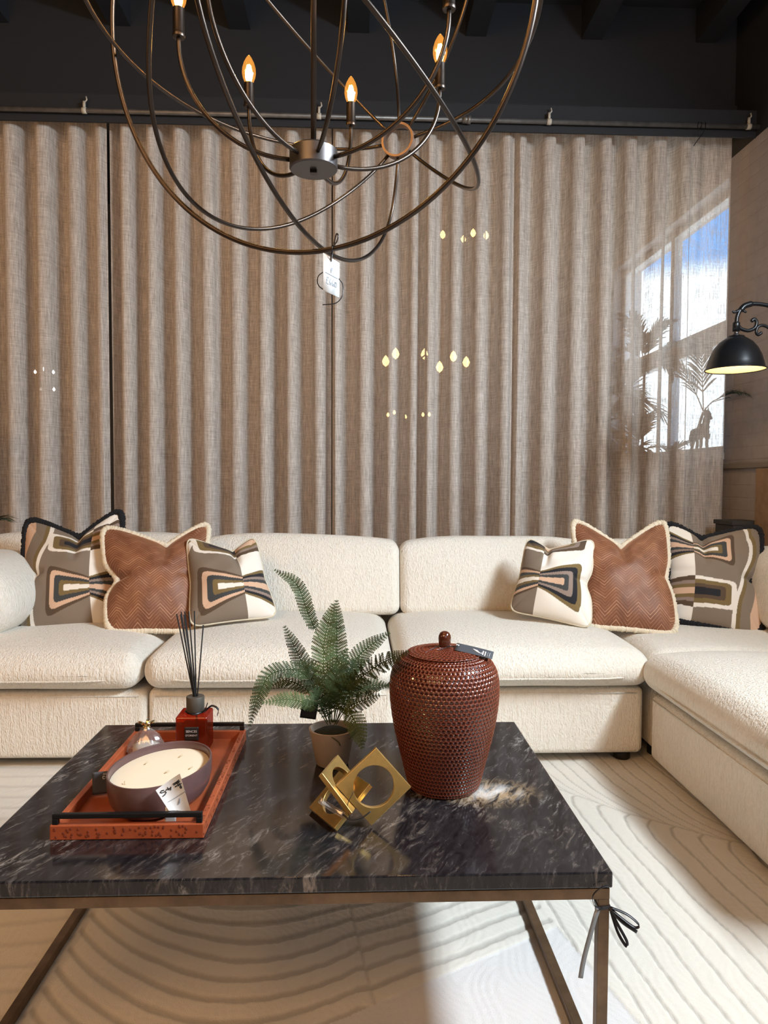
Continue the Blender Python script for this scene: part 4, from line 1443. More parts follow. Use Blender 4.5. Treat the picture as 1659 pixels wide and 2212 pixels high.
def honeycomb(mb, PR, na, nper, cell):
    rad = np.array([p[0] for p in PR]); zz = np.array([p[1] for p in PR])
    arc = np.concatenate([[0], np.cumsum(np.hypot(np.diff(rad), np.diff(zz)))])
    seg = na * nper
    th = np.linspace(0, 2 * PI, seg, endpoint=False)
    TH, AR = np.meshgrid(th, arc)
    ua = TH / (2 * PI) * na
    rowh = cell * 0.90
    va = AR / rowh
    best = np.full(TH.shape, 9.0)
    for dr in (-1, 0, 1):
        row = np.round(va) + dr
        sh = np.mod(row, 2) * 0.5
        for dc in (-1, 0, 1):
            cc = np.round(ua - sh) + sh + dc
            dd = np.hypot((ua - cc), (va - row) * 0.90)
            best = np.minimum(best, dd)
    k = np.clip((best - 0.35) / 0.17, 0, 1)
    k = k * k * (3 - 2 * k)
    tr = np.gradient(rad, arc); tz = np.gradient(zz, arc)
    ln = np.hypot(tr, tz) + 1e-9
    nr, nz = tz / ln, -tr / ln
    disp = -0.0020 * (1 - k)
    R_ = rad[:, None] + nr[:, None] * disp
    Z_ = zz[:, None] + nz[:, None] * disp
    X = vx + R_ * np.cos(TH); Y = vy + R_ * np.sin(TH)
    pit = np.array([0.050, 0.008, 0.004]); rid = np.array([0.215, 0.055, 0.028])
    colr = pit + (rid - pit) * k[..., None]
    v = np.stack([X, Y, Z0 + Z_], -1).reshape(-1, 3)
    n_ = len(PR)
    idx = np.arange(n_ * seg).reshape(n_, seg)
    i2 = np.roll(idx, -1, axis=1)
    q = np.stack([idx[:-1], i2[:-1], i2[1:], idx[1:]], -1).reshape(-1, 4)
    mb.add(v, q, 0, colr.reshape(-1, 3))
    return idx


mb = MB()
idx = honeycomb(mb, PR, 72, 7, 0.0104)
mb.f.append(tuple(int(i) for i in idx[0][::-1])); mb.m.append(0)
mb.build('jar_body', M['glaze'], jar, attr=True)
LP = [(0.0885, 0.3150), (0.0885, 0.3185), (0.080, 0.3215), (0.060, 0.3255), (0.040, 0.3285), (0.020, 0.3310), (0.012, 0.3315)]
sp2 = spline([(r_, 0, z) for r_, z in LP], 14)
mb = MB()
honeycomb(mb, [(p[0], p[2]) for p in sp2], 46, 7, 0.0104)
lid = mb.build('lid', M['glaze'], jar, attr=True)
MB().lathe([(0.0135, 0.330), (0.0135, 0.336), (0.0145, 0.342), (0.0152, 0.350), (0.0140, 0.358), (0.0105, 0.3645), (0.005, 0.3675), (0.0, 0.368)], 32, (vx, vy, Z0)).build('knob', simple('brown_glaze', (0.075, 0.018, 0.008), 0.1, Coat_Weight=0.6), lid)
jt = empty('swing_tag', (0.255, 1.60, 0.745), 'charcoal swing tag with silver feather print lying on the lid of the rust jar', 'price tag')
mb = MB(); mp = card(mb, (0.226, 1.618, 0.7515), (0.83, -0.22, -0.16), (0.10, 0.5, 0.16), 0.088, 0.036, -0.02)
mb.build('card', M['grey_card'], jt)
mb = MB()
strokes(mb, mp, [[(0.46 + 0.20 * b2, 0.62 - 0.42 * a + 0.0) for a, b2 in ln] for ln in [[(0.0, 0.0), (0.35, 0.5), (0.75, 1.0)], [(0.0, 0.0), (0.15, 0.6), (0.75, 1.0)], [(0.1, 0.1), (0.5, 0.55), (0.75, 1.0)], [(0.75, 1.0), (0.6, 1.25)]]], 0.0011)
for u_, v0, v1 in ((0.715, 0.20, 0.72), (0.775, 0.14, 0.72)):
    for k in range(5):
        a = v0 + (v1 - v0) * k / 5
        strokes(mb, mp, [[(u_, a), (u_ + 0.03, a + 0.02), (u_ + 0.03, a + 0.07), (u_, a + 0.085)]], 0.0007, sub=2)
strokes(mb, mp, [[(0.86, 0.14), (0.86, 0.70)]], 0.0003); strokes(mb, mp, [[(0.91, 0.16), (0.91, 0.64)]], 0.0005)
mb.build('printed_logo', M['silver_ink'], jt)
mb = MB().tube(spline([mp(0.05, 0.6, 0.001), (0.222, 1.635, 0.756), (0.190, 1.640, 0.754), (0.150, 1.615, 0.742), (0.128, 1.610, 0.735)], 6), 0.0008, 5)
mb.tube(spline([mp(0.05, 0.6, 0.001), (0.207, 1.630, 0.754), (0.188, 1.62, 0.7495)], 5), 0.0008, 5)
mb.build('string', M['ribbon'], jt)
quad = MB(); quad.tube([mp(0.04 + 0.035 * math.cos(a), 0.70 + 0.08 * math.sin(a), 0.0004) for a in np.linspace(0, 2 * PI, 12)[:-1]], 0.0009, 5, closed=True); quad.build('eyelet', M['silver_ink'], jt)

# ================================================================ BRASS SCULPTURE
PLATE_A = [(0.0316, 1.4456, 0.4210), (0.1162, 1.4618, 0.4952), (-0.0436, 1.4474, 0.5063)]
sc = empty('brass_sculpture', (0.0, 1.47, TT), 'antique brass ornament of interlocking square plates with round holes in front of the fern', 'ornament')


def plate(c, e1, e2, half, hole, t):
    c, e1, e2 = np.array(c), np.array(e1, float), np.array(e2, float)
    e1 /= np.linalg.norm(e1); e2 = e2 - e1 * np.dot(e1, e2); e2 /= np.linalg.norm(e2)
    nn = np.cross(e1, e2)
    K = 64
    mb = MB()
    v, f = [], []
    for s in (-1, 1):
        for k in range(K):
            a = 2 * PI * k / K + PI / 4
            v.append(c + (e1 * math.cos(a) + e2 * math.sin(a)) * hole + nn * t / 2 * s)
        for k in range(K):
            a = 2 * PI * k / K + PI / 4
            m_ = max(abs(math.cos(a)), abs(math.sin(a)))
            v.append(c + (e1 * math.cos(a) + e2 * math.sin(a)) / m_ * half + nn * t / 2 * s)
    for k in range(K):
        k2 = (k + 1) % K
        f += [(k, k2, K + k2, K + k), (2 * K + k, 3 * K + k, 3 * K + k2, 2 * K + k2), (k, 2 * K + k, 2 * K + k2, k2), (K + k, K + k2, 3 * K + k2, 3 * K + k)]
    mb.add(v, f)
    return mb.build('plate', M['brass'], sc, smooth=False, bevel=0.0008)


P0, P1, P3 = [np.array(p) for p in PLATE_A]
plate((P1 + P3) / 2 + np.array((0, 0.003, 0.003)), P1 - P0, P3 - P0, 0.056, 0.043, 0.011)
nA = np.cross(P1 - P0, P3 - P0); nA /= np.linalg.norm(nA)
# the second plate leans left, resting on one edge; the third is seen edge-on
C0 = np.array((-0.0448, 1.4332, 0.4250)); C3 = np.array((-0.0905, 1.508, 0.4250))
e3 = (C3 - C0) / np.linalg.norm(C3 - C0)
e1 = np.array((0.086, 0.047, 0.083)); e1 -= e3 * np.dot(e1, e3); e1 /= np.linalg.norm(e1)
plate(C0 + e1 * 0.056 + e3 * 0.050, e1, e3, 0.056, 0.042, 0.011)
nC = np.cross(e1, e3)
plate((-0.028, 1.482, 0.497), (0.62, -0.18, -0.76), (0.30, 0.95, 0.02), 0.050, 0.037, 0.011)
# clear price label and black thread on the sculpture
st = empty('thread_tag', (-0.02, 1.44, 0.46), 'small clear price tag tied with black thread to the brass ornament', 'price tag')
mb = MB(); mp = card(mb, (-0.080, 1.446, 0.474), (0.85, -0.22, -0.45), (0.5, 0.6, 0.45), 0.060, 0.012, 0.10)
mb.build('card', M['bag'], st)
mb = MB().tube(spline([mp(0.95, 0.5, 0.001), (-0.012, 1.425, 0.448), (0.012, 1.425, 0.452), (0.030, 1.43, 0.462)], 6), 0.0018, 6)
mb.tube(spline([(-0.012, 1.425, 0.448), (-0.018, 1.43, 0.475), (-0.005, 1.44, 0.50)], 5), 0.0008, 5)
mb.build('thread', M['ribbon'], st)

# ================================================================ ORB CHANDELIER
ORB_C=(-0.0651,1.5607,2.0937); ORB_AXIS=(0.3705,0.9288,-0.0006); ORB_Q=1.0954; ORB_R=0.4499
EQ_C=(-0.1099,1.4494,2.0754); EQ_U=(0.9277,-0.3733,0.0000); EQ_V=(-0.0565,-0.1404,0.9885); EQ_R=0.4600
MERIDIANS=[((-0.0741,1.5643,2.0940),(0.1946,0.5457,0.0002),(0.0103,-0.0038,0.4447)),((-0.0636,1.5601,2.0923),(0.1821,0.3698,-0.0285),(-0.2805,0.1117,-0.3425)),((-0.0677,1.5617,2.1206),(0.2110,0.5311,0.0067),(-0.4148,0.1654,-0.0465)),((-0.0606,1.5589,2.0986),(0.1671,0.4460,-0.0103),(-0.2884,0.1152,0.3094))]
POLE=(0.1122,2.0185,2.0871)
chand = empty('orb_chandelier', (-0.0982, 1.56, 2.62), 'open bronze orb chandelier of crossing rings with candle bulbs above the coffee table', 'chandelier')
for (C_, Av, Mv) in MERIDIANS:
    C_, Av, Mv = np.array(C_), np.array(Av), np.array(Mv)
    back, front = np.array(POLE), 2 * np.array(ORB_C) - np.array(POLE)
    for sg in (1, -1):                       # each bar runs from pole ring to pole ring
        md = sg * Mv / np.linalg.norm(Mv)
        aa = np.linspace(0.10, PI - 0.10, 65)
        pts = [C_ + Av * math.cos(a) + sg * Mv * math.sin(a) for a in aa]
        d0 = back + md * 0.046 - pts[0]
        d1 = front + md * 0.046 - pts[-1]
        pts = [p + d0 * math.exp(-((a - 0.10) / 0.30) ** 2) + d1 * math.exp(-((PI - 0.10 - a) / 0.30) ** 2) for p, a in zip(pts, aa)]
        MB().tube([tuple(p) for p in pts], 0.0047, 10).build('orbit_bar', M['bronze'], chand)
C_, U_, V_ = np.array(EQ_C), np.array(EQ_U), np.array(EQ_V)
MB().tube([tuple(C_ + EQ_R * (U_ * math.cos(a) + V_ * math.sin(a))) for a in np.linspace(0, 2 * PI, 129)[:-1]], 0.0055, 10, closed=True).build('equator_ring', M['bronze'], chand)
ax = np.array(ORB_AXIS); ax /= np.linalg.norm(ax)
e1 = np.cross(ax, [0, 0, 1]); e1 /= np.linalg.norm(e1); e2 = np.cross(e1, ax)
for sgn in (1, -1):
    c0 = np.array(POLE) if sgn > 0 else 2 * np.array(ORB_C) - np.array(POLE)
    K = 48
    v, f = [], []
    for (r_, d_) in ((0.0405, -0.013), (0.0465, -0.013), (0.0465, 0.013), (0.0405, 0.013)):
        for k in range(K):
            a = 2 * PI * k / K
            v.append(c0 + (e1 * math.cos(a) + e2 * math.sin(a)) * r_ + ax * d_)
    for j in range(4):
        for k in range(K):
            k2 = (k + 1) % K
            j2 = (j + 1) % 4
            f.append((j * K + k, j * K + k2, j2 * K + k2, j2 * K + k))
    mb = MB(); mb.add(v, f)
    mb.build('pole_ring', M['pole_ring'], chand, angle=40)
HX, HY = -0.0960, 1.56
MB().lathe([(0.0, 1.806), (0.012, 1.806), (0.048, 1.806), (0.0515, 1.809), (0.0515, 1.846), (0.048, 1.850), (0.0, 1.850)], 48, (HX, HY, 0)).build('hub', M['hub'], chand, angle=40)
MB().box(HX - 0.007, HX + 0.007, HY - 0.007, HY + 0.007, 1.799, 1.8065).build('hub_nut', M['bronze'], chand, smooth=False)
MB().tube([(HX, HY, 1.849), (HX, HY, 4.0)], 0.006, 12).build('stem', M['bronze'], chand)
MB().lathe([(0.06, 3.965), (0.06, 3.99), (0.02, 3.999), (0.0, 3.999)], 32, (HX, HY, 0)).build('ceiling_cup', M['hub'], chand)
tips = [(-0.3741, 1.5332), (-0.2699, 1.8061), (-0.0193, 1.8854), (0.1908, 1.7018), (0.1762, 1.4214)]
for k in (5, 6):
    a = math.radians(-180.2 - k * 360 / 7)
    tips.append((-0.087 + 0.30 * math.cos(a), 1.56 + 0.30 * math.sin(a)))
for (tx, ty) in tips:
    d = np.array((tx - HX, ty - HY)); L = np.linalg.norm(d); d /= L
    pts = []
    for k in range(25):
        a = PI / 2 * k / 24
        pr = 0.050 + (L - 0.050) * math.sin(a) ** 0.92
        z = 1.826 + (2.050 - 1.826) * (1 - math.cos(a)) ** 0.92
        pts.append((HX + d[0] * pr, HY + d[1] * pr, z))
    pts.append((tx, ty, 2.066))
    arm = MB().tube(pts, 0.0048, 10).build('arm', M['bronze'], chand)
    MB().lathe([(0.0, 2.058), (0.0125, 2.060), (0.0135, 2.064), (0.0125, 2.068), (0.0120, 2.070), (0.0120, 2.118), (0.0, 2.118)], 24, (tx, ty, 0)).build('candle_sleeve', M['bronze'], arm, angle=40)
    MB().lathe([(0.0085, 2.118), (0.0110, 2.122), (0.0150, 2.132), (0.0170, 2.143), (0.0162, 2.155), (0.0125, 2.168), (0.0070, 2.179), (0.0020, 2.186), (0.0, 2.187)], 24, (tx, ty, 0)).build('bulb', M['bulb'], arm)
    mb = MB()
    for q in range(4):
        a = q * PI / 2 + 0.4
        mb.tube([(tx + 0.004 * math.cos(a), ty + 0.004 * math.sin(a), 2.124), (tx + 0.0065 * math.cos(a), ty + 0.0065 * math.sin(a), 2.142), (tx + 0.003 * math.cos(a), ty + 0.003 * math.sin(a), 2.162)], [0.0026, 0.0034, 0.0022], 8)
    mb.build('filament', M['filament'], arm)
    lamp('bulb_light', 'POINT', (tx, ty, 2.150), 3.2, (1.0, 0.66, 0.32), shadow_soft_size=0.012)

# price tag on the chandelier
ct = empty('chandelier_price_tag', (-0.0555, 1.50, 1.52), 'white price tag marked with a handwritten price hanging from the bottom of the chandelier', 'price tag')
TLc, TRc, BRc, BLc = [np.array(p) for p in ((-0.0717,1.4880,1.6097),(-0.0393,1.5280,1.6016),(-0.0392,1.5280,1.5289),(-0.0716,1.4880,1.5334))]


def mp(u, v, lift=0.0):
    return (BLc * (1 - u) + BRc * u) * (1 - v) + (TLc * (1 - u) + TRc * u) * v + np.array((0.75, -0.66, 0.0)) * lift


mb = MB()
mb.add([mp(u, v, t_) for t_ in (0.0003, -0.0003) for u, v in ((0, 0), (1, 0), (1, 1), (0, 1))], [(0, 1, 2, 3), (7, 6, 5, 4), (0, 4, 5, 1), (1, 5, 6, 2), (2, 6, 7, 3), (3, 7, 4, 0)])
mb.build('card', M['white_card'], ct)
mb = MB()
strokes(mb, mp, [[(0.32, 0.40), (0.24, 0.42), (0.22, 0.30), (0.18, 0.24), (0.32, 0.23)], [(0.18, 0.33), (0.30, 0.33)], [(0.46, 0.42), (0.38, 0.32), (0.40, 0.24), (0.48, 0.25), (0.46, 0.31), (0.40, 0.29)], [(0.62, 0.42), (0.54, 0.32), (0.56, 0.24), (0.64, 0.25), (0.62, 0.31), (0.56, 0.29)], [(0.72, 0.38), (0.70, 0.25), (0.80, 0.25), (0.82, 0.36), (0.72, 0.38)]], 0.0009, lift=0.0007)
mb.build('handwriting', M['blue_ink'], ct)
mb = MB()
strokes(mb, mp, feather(0.48, 0.575, 0.45, 0.15), 0.0012, lift=0.0007)
for k in range(20):
    u_ = 0.12 + k * 0.039
    strokes(mb, mp, [[(u_, 0.50), (u_ + 0.012, 0.525)], [(u_ + 0.015, 0.50), (u_ + 0.026, 0.52)]], 0.0004, sub=1, lift=0.0006)
mb.build('printed_logo', M['grey_ink'], ct)
h0 = (-0.0525, 1.5015, 1.6222)
MB_ = MB
mb = MB().tube(spline([tuple(mp(0.42, 0.90, -0.001)), (-0.054, 1.494, 1.614), (-0.0525, 1.4945, 1.627), (-0.0525, 1.503, 1.630), (-0.053, 1.508, 1.618), tuple(mp(0.45, 0.88, 0.002))], 6), 0.0010, 6)
mb.build('string', M['ribbon'], ct)
mb = MB().tube(spline([(-0.053, 1.494, 1.624), (-0.044, 1.492, 1.634), (-0.041, 1.492, 1.646), (-0.0445, 1.494, 1.650), (-0.050, 1.494, 1.630)], 6), 0.0016, 6)
mb.build('knot', M['ribbon'], ct)
mb = MB().tube(spline([(-0.070, 1.499, 1.575), (-0.0815, 1.499, 1.566), (-0.0838, 1.499, 1.553), (-0.080, 1.499, 1.544), (-0.072, 1.499, 1.538)], 6), 0.0011, 6)
mb.build('string', M['ribbon'], ct)
mb = MB().tube(spline([(-0.040, 1.515, 1.565), (-0.0325, 1.510, 1.553), (-0.031, 1.505, 1.538), (-0.0345, 1.502, 1.522), (-0.047, 1.50, 1.510), (-0.0735, 1.50, 1.5065)], 6), 0.0011, 6)
mb.build('string', M['ribbon'], ct)

# ================================================================ SWAN-NECK WALL LAMP
LY = 3.3
lampo = empty('swan_neck_lamp', (WX, LY, 1.88), 'black swan neck wall lamp with bell shade lit inside, by the brick wall at right', 'lamp')
sxp = 1.775
prof = [(0.132, 0.0), (0.128, 0.006), (0.122, 0.030), (0.112, 0.064), (0.096, 0.098), (0.074, 0.126), (0.048, 0.145), (0.040, 0.149), (0.036, 0.156), (0.0, 0.156)]
mb = MB().lathe(prof, 56, (sxp, LY, 1.672))
mb.tube([(sxp + 0.1325 * math.cos(a), LY + 0.1325 * math.sin(a), 1.672) for a in np.linspace(0, 2 * PI, 57)[:-1]], 0.003, 8, closed=True)
mb.f = [f for f in mb.f if len(f) != 56]; mb.m = [0] * len(mb.f)
sh = mb.build('lamp_shade', M['black_metal'], lampo)
mb = MB().lathe([(r_ * 0.975, z * 0.975) for r_, z in prof], 56, (sxp, LY, 1.673))
mb.f = [f for f in mb.f if len(f) != 56]; mb.m = [0] * len(mb.f)
mb.build('shade_lining', M['shade_inner'], sh)
MB().lathe([(0.0, 0.035), (0.012, 0.038), (0.022, 0.052), (0.022, 0.066), (0.013, 0.085), (0.012, 0.11), (0.0, 0.11)], 20, (sxp, LY, 1.685)).build('bulb', emit('warm_lamp_bulb', (1.0, 0.66, 0.26), 3), sh)
lamp('wall_lamp_light', 'POINT', (sxp, LY, 1.715), 2.8, (1.0, 0.72, 0.38), shadow_soft_size=0.02)
MB().lathe([(0.018, 1.826), (0.018, 1.834), (0.0105, 1.838), (0.0105, 1.850), (0.013, 1.852), (0.0, 1.853)], 20, (sxp, LY, 0)).build('socket', M['hub'], lampo)
MB().lathe([(0.0, 1.850), (0.0165, 1.850), (0.0165, 1.888), (0.014, 1.893), (0.0, 1.893)], 20, (sxp, LY, 0)).build('collar', M['black_metal'], lampo)
arm = spline([(sxp, LY, 1.888), (sxp + 0.005, LY, 1.925), (sxp + 0.026, LY, 1.960), (sxp + 0.066, LY, 1.978), (sxp + 0.13, LY, 1.976), (sxp + 0.22, LY, 1.955), (sxp + 0.36, LY, 1.935), (WX - 0.01, LY, 1.93)], 8)
MB().tube(arm, 0.0095, 12).build('neck', M['black_metal'], lampo)
mb = MB().tube(spline([(sxp + 0.018, LY, 1.948), (sxp + 0.036, LY, 1.968), (sxp + 0.070, LY, 1.980)], 6), 0.0135, 12)
mb.tube(spline([(sxp + 0.026, LY, 1.958), (sxp + 0.006, LY, 1.945), (sxp - 0.012, LY, 1.939), (sxp - 0.020, LY, 1.945)], 6), [0.010] * 3 + [0.008] * 6 + [0.006] * 6 + [0.005] * 4, 10)
mb.tube(spline([(sxp + 0.032, LY, 1.958), (sxp + 0.036, LY, 1.944), (sxp + 0.046, LY, 1.941)], 6), 0.0055, 8)
mb.build('leaf_scroll', M['black_metal'], lampo)
mb = MB().tube(spline([(sxp + 0.012, LY, 1.872), (sxp + 0.030, LY, 1.860), (sxp + 0.062, LY, 1.855), (sxp + 0.090, LY, 1.870), (sxp + 0.096, LY, 1.896), (sxp + 0.084, LY, 1.908), (sxp + 0.072, LY, 1.898)], 7), 0.0085, 10)
mb.tube(spline([(sxp + 0.170, LY, 1.86), (sxp + 0.13, LY, 1.880), (sxp + 0.104, LY, 1.872), (sxp + 0.096, LY, 1.850), (sxp + 0.106, LY, 1.836), (sxp + 0.122, LY, 1.846)], 7), 0.0072, 10)
mb.tube(spline([(sxp + 0.165, LY, 1.862), (sxp + 0.26, LY, 1.83), (sxp + 0.40, LY, 1.84), (WX - 0.01, LY, 1.86)], 7), 0.0072, 10)
mb.build('scroll', M['black_metal'], lampo)
MB().box(WX - 0.02, WX, LY - 0.03, LY + 0.03, 1.78, 1.99).build('wall_plate', M['black_metal'], lampo, smooth=False, bevel=0.005)

# dark low cabinet against the brick wall
cab = empty('low_cabinet', (2.2, 4.0, -0.0135), 'dark grey low cabinet against the brick wall behind the right end of the sofa', 'cabinet')
MB().box(2.12, 2.284, 3.915, 4.12, -0.0135, 0.90).build('body', M['grey_cab'], cab, smooth=False, bevel=0.004)
MB().box(2.11, 2.284, 3.910, 4.125, 0.90, 0.925).build('top', M['grey_cab'], cab, smooth=False, bevel=0.003)


# ================================================================ PLANTS BEHIND AND BESIDE THE CURTAINS
def palm_frond(mb, base, tip, lift, n=18, ll=0.18, seed=0):
    r = random.Random(seed)
    base, tip = np.array(base, float), np.array(tip, float)
    mid = (base + tip) / 2 + np.array((0, 0, lift))
    C = [(1 - t) ** 2 * base + 2 * t * (1 - t) * mid + t * t * tip for t in np.linspace(0, 1, 20)]
    mb.tube([tuple(p) for p in C], [0.004 * (1 - 0.7 * i / 20) for i in range(20)], 6)
    for k in range(n):
        t = 0.25 + 0.75 * (k + 0.5) / n
        i = int(t * 18)
        p = C[i]
        T = C[i + 1] - C[i]; T /= np.linalg.norm(T)
        side = np.cross(T, (0, 0, 1)); side /= np.linalg.norm(side) + 1e-9
        for sg in (-1, 1):
            d = T * 0.75 + side * sg * (0.75 - 0.35 * t) + np.array((0, 0, r.uniform(0.0, 0.25)))
            d /= np.linalg.norm(d)
            L = ll * (0.65 + 0.35 * math.sin(PI * t)) * r.uniform(0.85, 1.1)
            w = 0.0075
            wv = np.cross(d, np.cross(side, T)); wv /= np.linalg.norm(wv) + 1e-9
            dn = np.array((0, 0, -1.0))
            pts = [p, p + d * L * 0.35 + dn * L * 0.02, p + d * L * 0.7 + dn * L * 0.10, p + d * L + dn * L * 0.26]
            ws = [0.003, w, w * 0.8, 0.0006]
            v = []
            for q, ww in zip(pts, ws):
                v += [q - wv * ww, q + wv * ww]
            mb.add(v, [(0, 1, 3, 2), (2, 3, 5, 4), (4, 5, 7, 6)])
    return mb


def palm(name, loc, stems, fronds, label, pot_h=0.40):
    root = empty(name, loc, label, 'plant', 'tall palms by the curtains')
    x, y, z = loc
    MB().lathe([(0.13, 0.0), (0.16, 0.02), (0.19, pot_h - 0.02), (0.195, pot_h), (0.18, pot_h), (0.175, pot_h - 0.05), (0.0, pot_h - 0.05)], 32, loc).build('pot', M['grey_cab'], root, angle=40)
    for (bx, by, tx, ty, tz) in stems:
        MB().tube(spline([(x + bx, y + by, z + pot_h - 0.06), (x + (bx + tx) / 2, y + (by + ty) / 2, z + (pot_h + tz) / 2), (x + tx, y + ty, z + tz)], 8), [0.013] * 5 + [0.011] * 6 + [0.009] * 6, 8).build('stem', M['palm_trunk'], root)
    for i, (b_, t_, l_) in enumerate(fronds):
        fm = palm_frond(MB(), b_, t_, l_, seed=i)
        if x > 0:      # keep the leaves clear of the wall and the curtain
            fm.v = [(min(q[0], 2.275), q[1] if t_[1] < 4.2 else max(q[1], 4.36), q[2]) for q in fm.v]
            if t_[1] < 4.2:
                fm.v = [(max(q[0], 2.222) if 4.05 < q[1] < 4.34 else q[0], q[1], q[2]) for q in fm.v]
        fm.build('frond', M['palm'], root, smooth=False)
    return root


rp = random.Random(11)
S1 = [(-0.10, 0.05, -0.26, 0.10, 1.50), (-0.08, -0.05, -0.22, 0.05, 1.12), (-0.05, 0, -0.10, 0.0, 1.70), (0.04, 0.03, 0.06, 0.05, 1.95), (0.0, -0.04, -0.02, -0.05, 1.35), (0.06, -0.02, 0.12, -0.06, 1.15)]
p1 = (1.88, 4.72, -0.0135)
F1 = []
for (bx, by, tx, ty, tz) in S1:
    for k in range(9):
        a = rp.uniform(0, 2 * PI); rr_ = rp.uniform(0.22, 0.36)
        b_ = (p1[0] + tx, p1[1] + ty, tz - 0.02)
        tgt = (min(p1[0] + tx + rr_ * math.cos(a), 2.18), p1[1] + ty + 0.5 * rr_ * math.sin(a), tz + rp.uniform(-0.15, 0.28))
        F1.append((b_, tgt, 0.12))
F1.append(((p1[0] + 0.06, p1[1] + 0.05, 1.93), (2.20, 4.52, 2.05), 0.1))
S1.append((0.06, -0.04, 0.31, -0.28, 1.60))
F1.append(((2.19, 4.44, 1.59), (2.246, 4.085, 1.66), 0.10))
F1.append(((2.19, 4.44, 1.59), (1.96, 4.42, 1.92), 0.10))
F1.append(((2.19, 4.44, 1.59), (2.14, 4.40, 2.02), 0.10))
palm('potted_palm', p1, S1, F1, 'tall bushy palm silhouetted behind the sheer curtain at right, in front of the window')
p3 = (-2.22, 3.91, -0.0135)
palm('potted_palm', p3, [(0, 0, 0.16, -0.01, 1.25), (0.02, 0, 0.20, -0.03, 0.85)], [((-2.06, 3.90, 1.22), (-1.935, 3.72, 1.50), 0.10), ((-2.06, 3.90, 1.22), (-2.25, 3.70, 1.45), 0.10), ((-2.02, 3.88, 0.84), (-1.80, 3.62, 0.93), 0.08), ((-2.02, 3.88, 0.84), (-2.2, 3.70, 1.0), 0.08), ((-2.06, 3.90, 1.22), (-2.15, 3.72, 1.2), 0.1)], 'palm at the left edge of the picture with only leaf tips showing beside the sofa', 0.35)

# horse figurine standing on the window sill
hs = MB()
hx, hy, hz = 2.195, 4.50, W1[2] + 0.0005
hs.tube(spline([(hx, hy + 0.075, hz + 0.125), (hx, hy + 0.04, hz + 0.130), (hx, hy - 0.02, hz + 0.126), (hx, hy - 0.07, hz + 0.135)], 6), [0.020] * 3 + [0.032] * 5 + [0.029] * 6 + [0.034] * 5, 14)
hs.tube(spline([(hx, hy - 0.060, hz + 0.145), (hx, hy - 0.090, hz + 0.190), (hx, hy - 0.100, hz + 0.235), (hx, hy - 0.105, hz + 0.252)], 6), [0.030] * 4 + [0.022] * 6 + [0.017] * 9, 12)
hs.tube(spline([(hx, hy - 0.090, hz + 0.250), (hx, hy - 0.120, hz + 0.238), (hx, hy - 0.150, hz + 0.208)], 6), [0.019] * 4 + [0.015] * 4 + [0.010] * 5, 12)
hs.tube([(hx - 0.008, hy - 0.095, hz + 0.262), (hx - 0.010, hy - 0.092, hz + 0.285)], [0.006, 0.001], 8)
hs.tube([(hx + 0.008, hy - 0.095, hz + 0.262), (hx + 0.010, hy - 0.092, hz + 0.285)], [0.006, 0.001], 8)
for dx_, dy_, kk in ((-0.018, -0.060, 0.006), (0.018, -0.075, -0.008), (-0.018, 0.060, 0.012), (0.018, 0.070, 0.014)):
    hs.tube(spline([(hx + dx_, hy + dy_, hz + 0.120), (hx + dx_, hy + dy_ - kk, hz + 0.060), (hx + dx_, hy + dy_ + kk * 0.5, hz + 0.012), (hx + dx_, hy + dy_ - 0.004, hz)], 5), [0.017] * 3 + [0.010] * 5 + [0.007] * 5 + [0.009] * 3, 10)
hs.tube(spline([(hx, hy + 0.085, hz + 0.135), (hx, hy + 0.115, hz + 0.115), (hx, hy + 0.118, hz + 0.05)], 5), [0.006] * 3 + [0.010] * 5 + [0.003] * 3, 8)
hs.tube(spline([(hx, hy - 0.068, hz + 0.175), (hx, hy - 0.080, hz + 0.22), (hx, hy - 0.085, hz + 0.262)], 5), 0.010, 8)
tag(hs.build('horse_figurine', M['statue'], loc=(hx, hy, hz)), 'dark horse figurine on the window sill, seen through the curtain at far right', 'figurine')

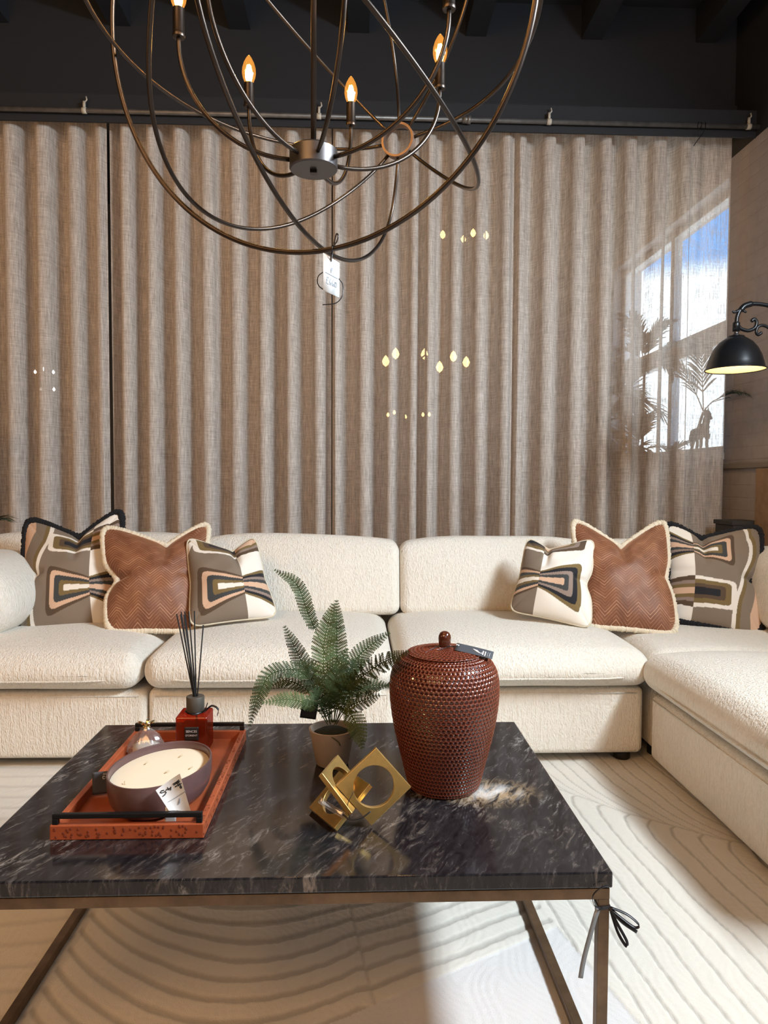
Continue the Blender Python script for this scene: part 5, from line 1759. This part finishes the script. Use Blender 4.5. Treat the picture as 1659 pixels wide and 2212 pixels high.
# ================================================================ ADDED BULBS STANDING IN FOR LAMP REFLECTIONS BEHIND THE CURTAINS
FB = emit('reflection_bulb_glow', (1.0, 0.60, 0.20), 9.0)
FBW = emit('reflection_white_glow', (1.0, 0.90, 0.78), 14.0)


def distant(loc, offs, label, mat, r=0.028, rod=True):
    root = empty('reflection_standin', loc, label, 'light', 'added bulbs for lamp reflections')
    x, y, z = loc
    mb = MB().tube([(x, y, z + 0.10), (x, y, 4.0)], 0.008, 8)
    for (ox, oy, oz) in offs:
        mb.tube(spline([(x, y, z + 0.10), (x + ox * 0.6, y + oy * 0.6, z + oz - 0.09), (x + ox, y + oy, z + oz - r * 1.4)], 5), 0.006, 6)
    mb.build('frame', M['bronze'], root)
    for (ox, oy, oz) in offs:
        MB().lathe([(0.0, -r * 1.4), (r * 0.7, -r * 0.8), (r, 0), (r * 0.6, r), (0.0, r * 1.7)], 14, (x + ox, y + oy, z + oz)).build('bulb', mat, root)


distant((0.83, 5.6, 2.98), [(-0.17, 0, 0.08), (0.0, 0.05, 0.07), (0.06, -0.05, 0.08), (0.17, 0, 0.08)], 'row of small warm bulbs added for lamp reflections, glowing high through the middle curtain, right of the chandelier', FB, 0.022)
distant((0.58, 6.1, 2.12), [(-0.34, 0, 0.04), (-0.26, -0.08, 0.09), (0.0, 0.1, 0.12), (0.11, -0.1, -0.02), (0.25, 0.08, 0.10), (0.35, 0, 0.04)], 'wide cluster of warm bulbs added for lamp reflections, glowing through the middle curtain at half height', FB, 0.032)
distant((0.46, 7.0, 1.72), [(-0.16, 0, 0.07), (-0.10, -0.05, 0.09), (0.02, 0.05, 0.06), (0.18, -0.05, 0.07), (0.25, 0.03, 0.08)], 'cluster of tiny warm bulbs added for lamp reflections, low behind the middle curtain', FB, 0.015)
distant((-2.62, 6.1, 1.92), [(-0.08, 0, 0.12), (-0.03, 0.04, 0.15), (0.07, 0, 0.12), (-0.02, -0.04, -0.03), (0.06, 0.03, -0.02)], 'cluster of tiny white bulbs added for sparkling reflections, behind the far left curtain', FBW, 0.011)
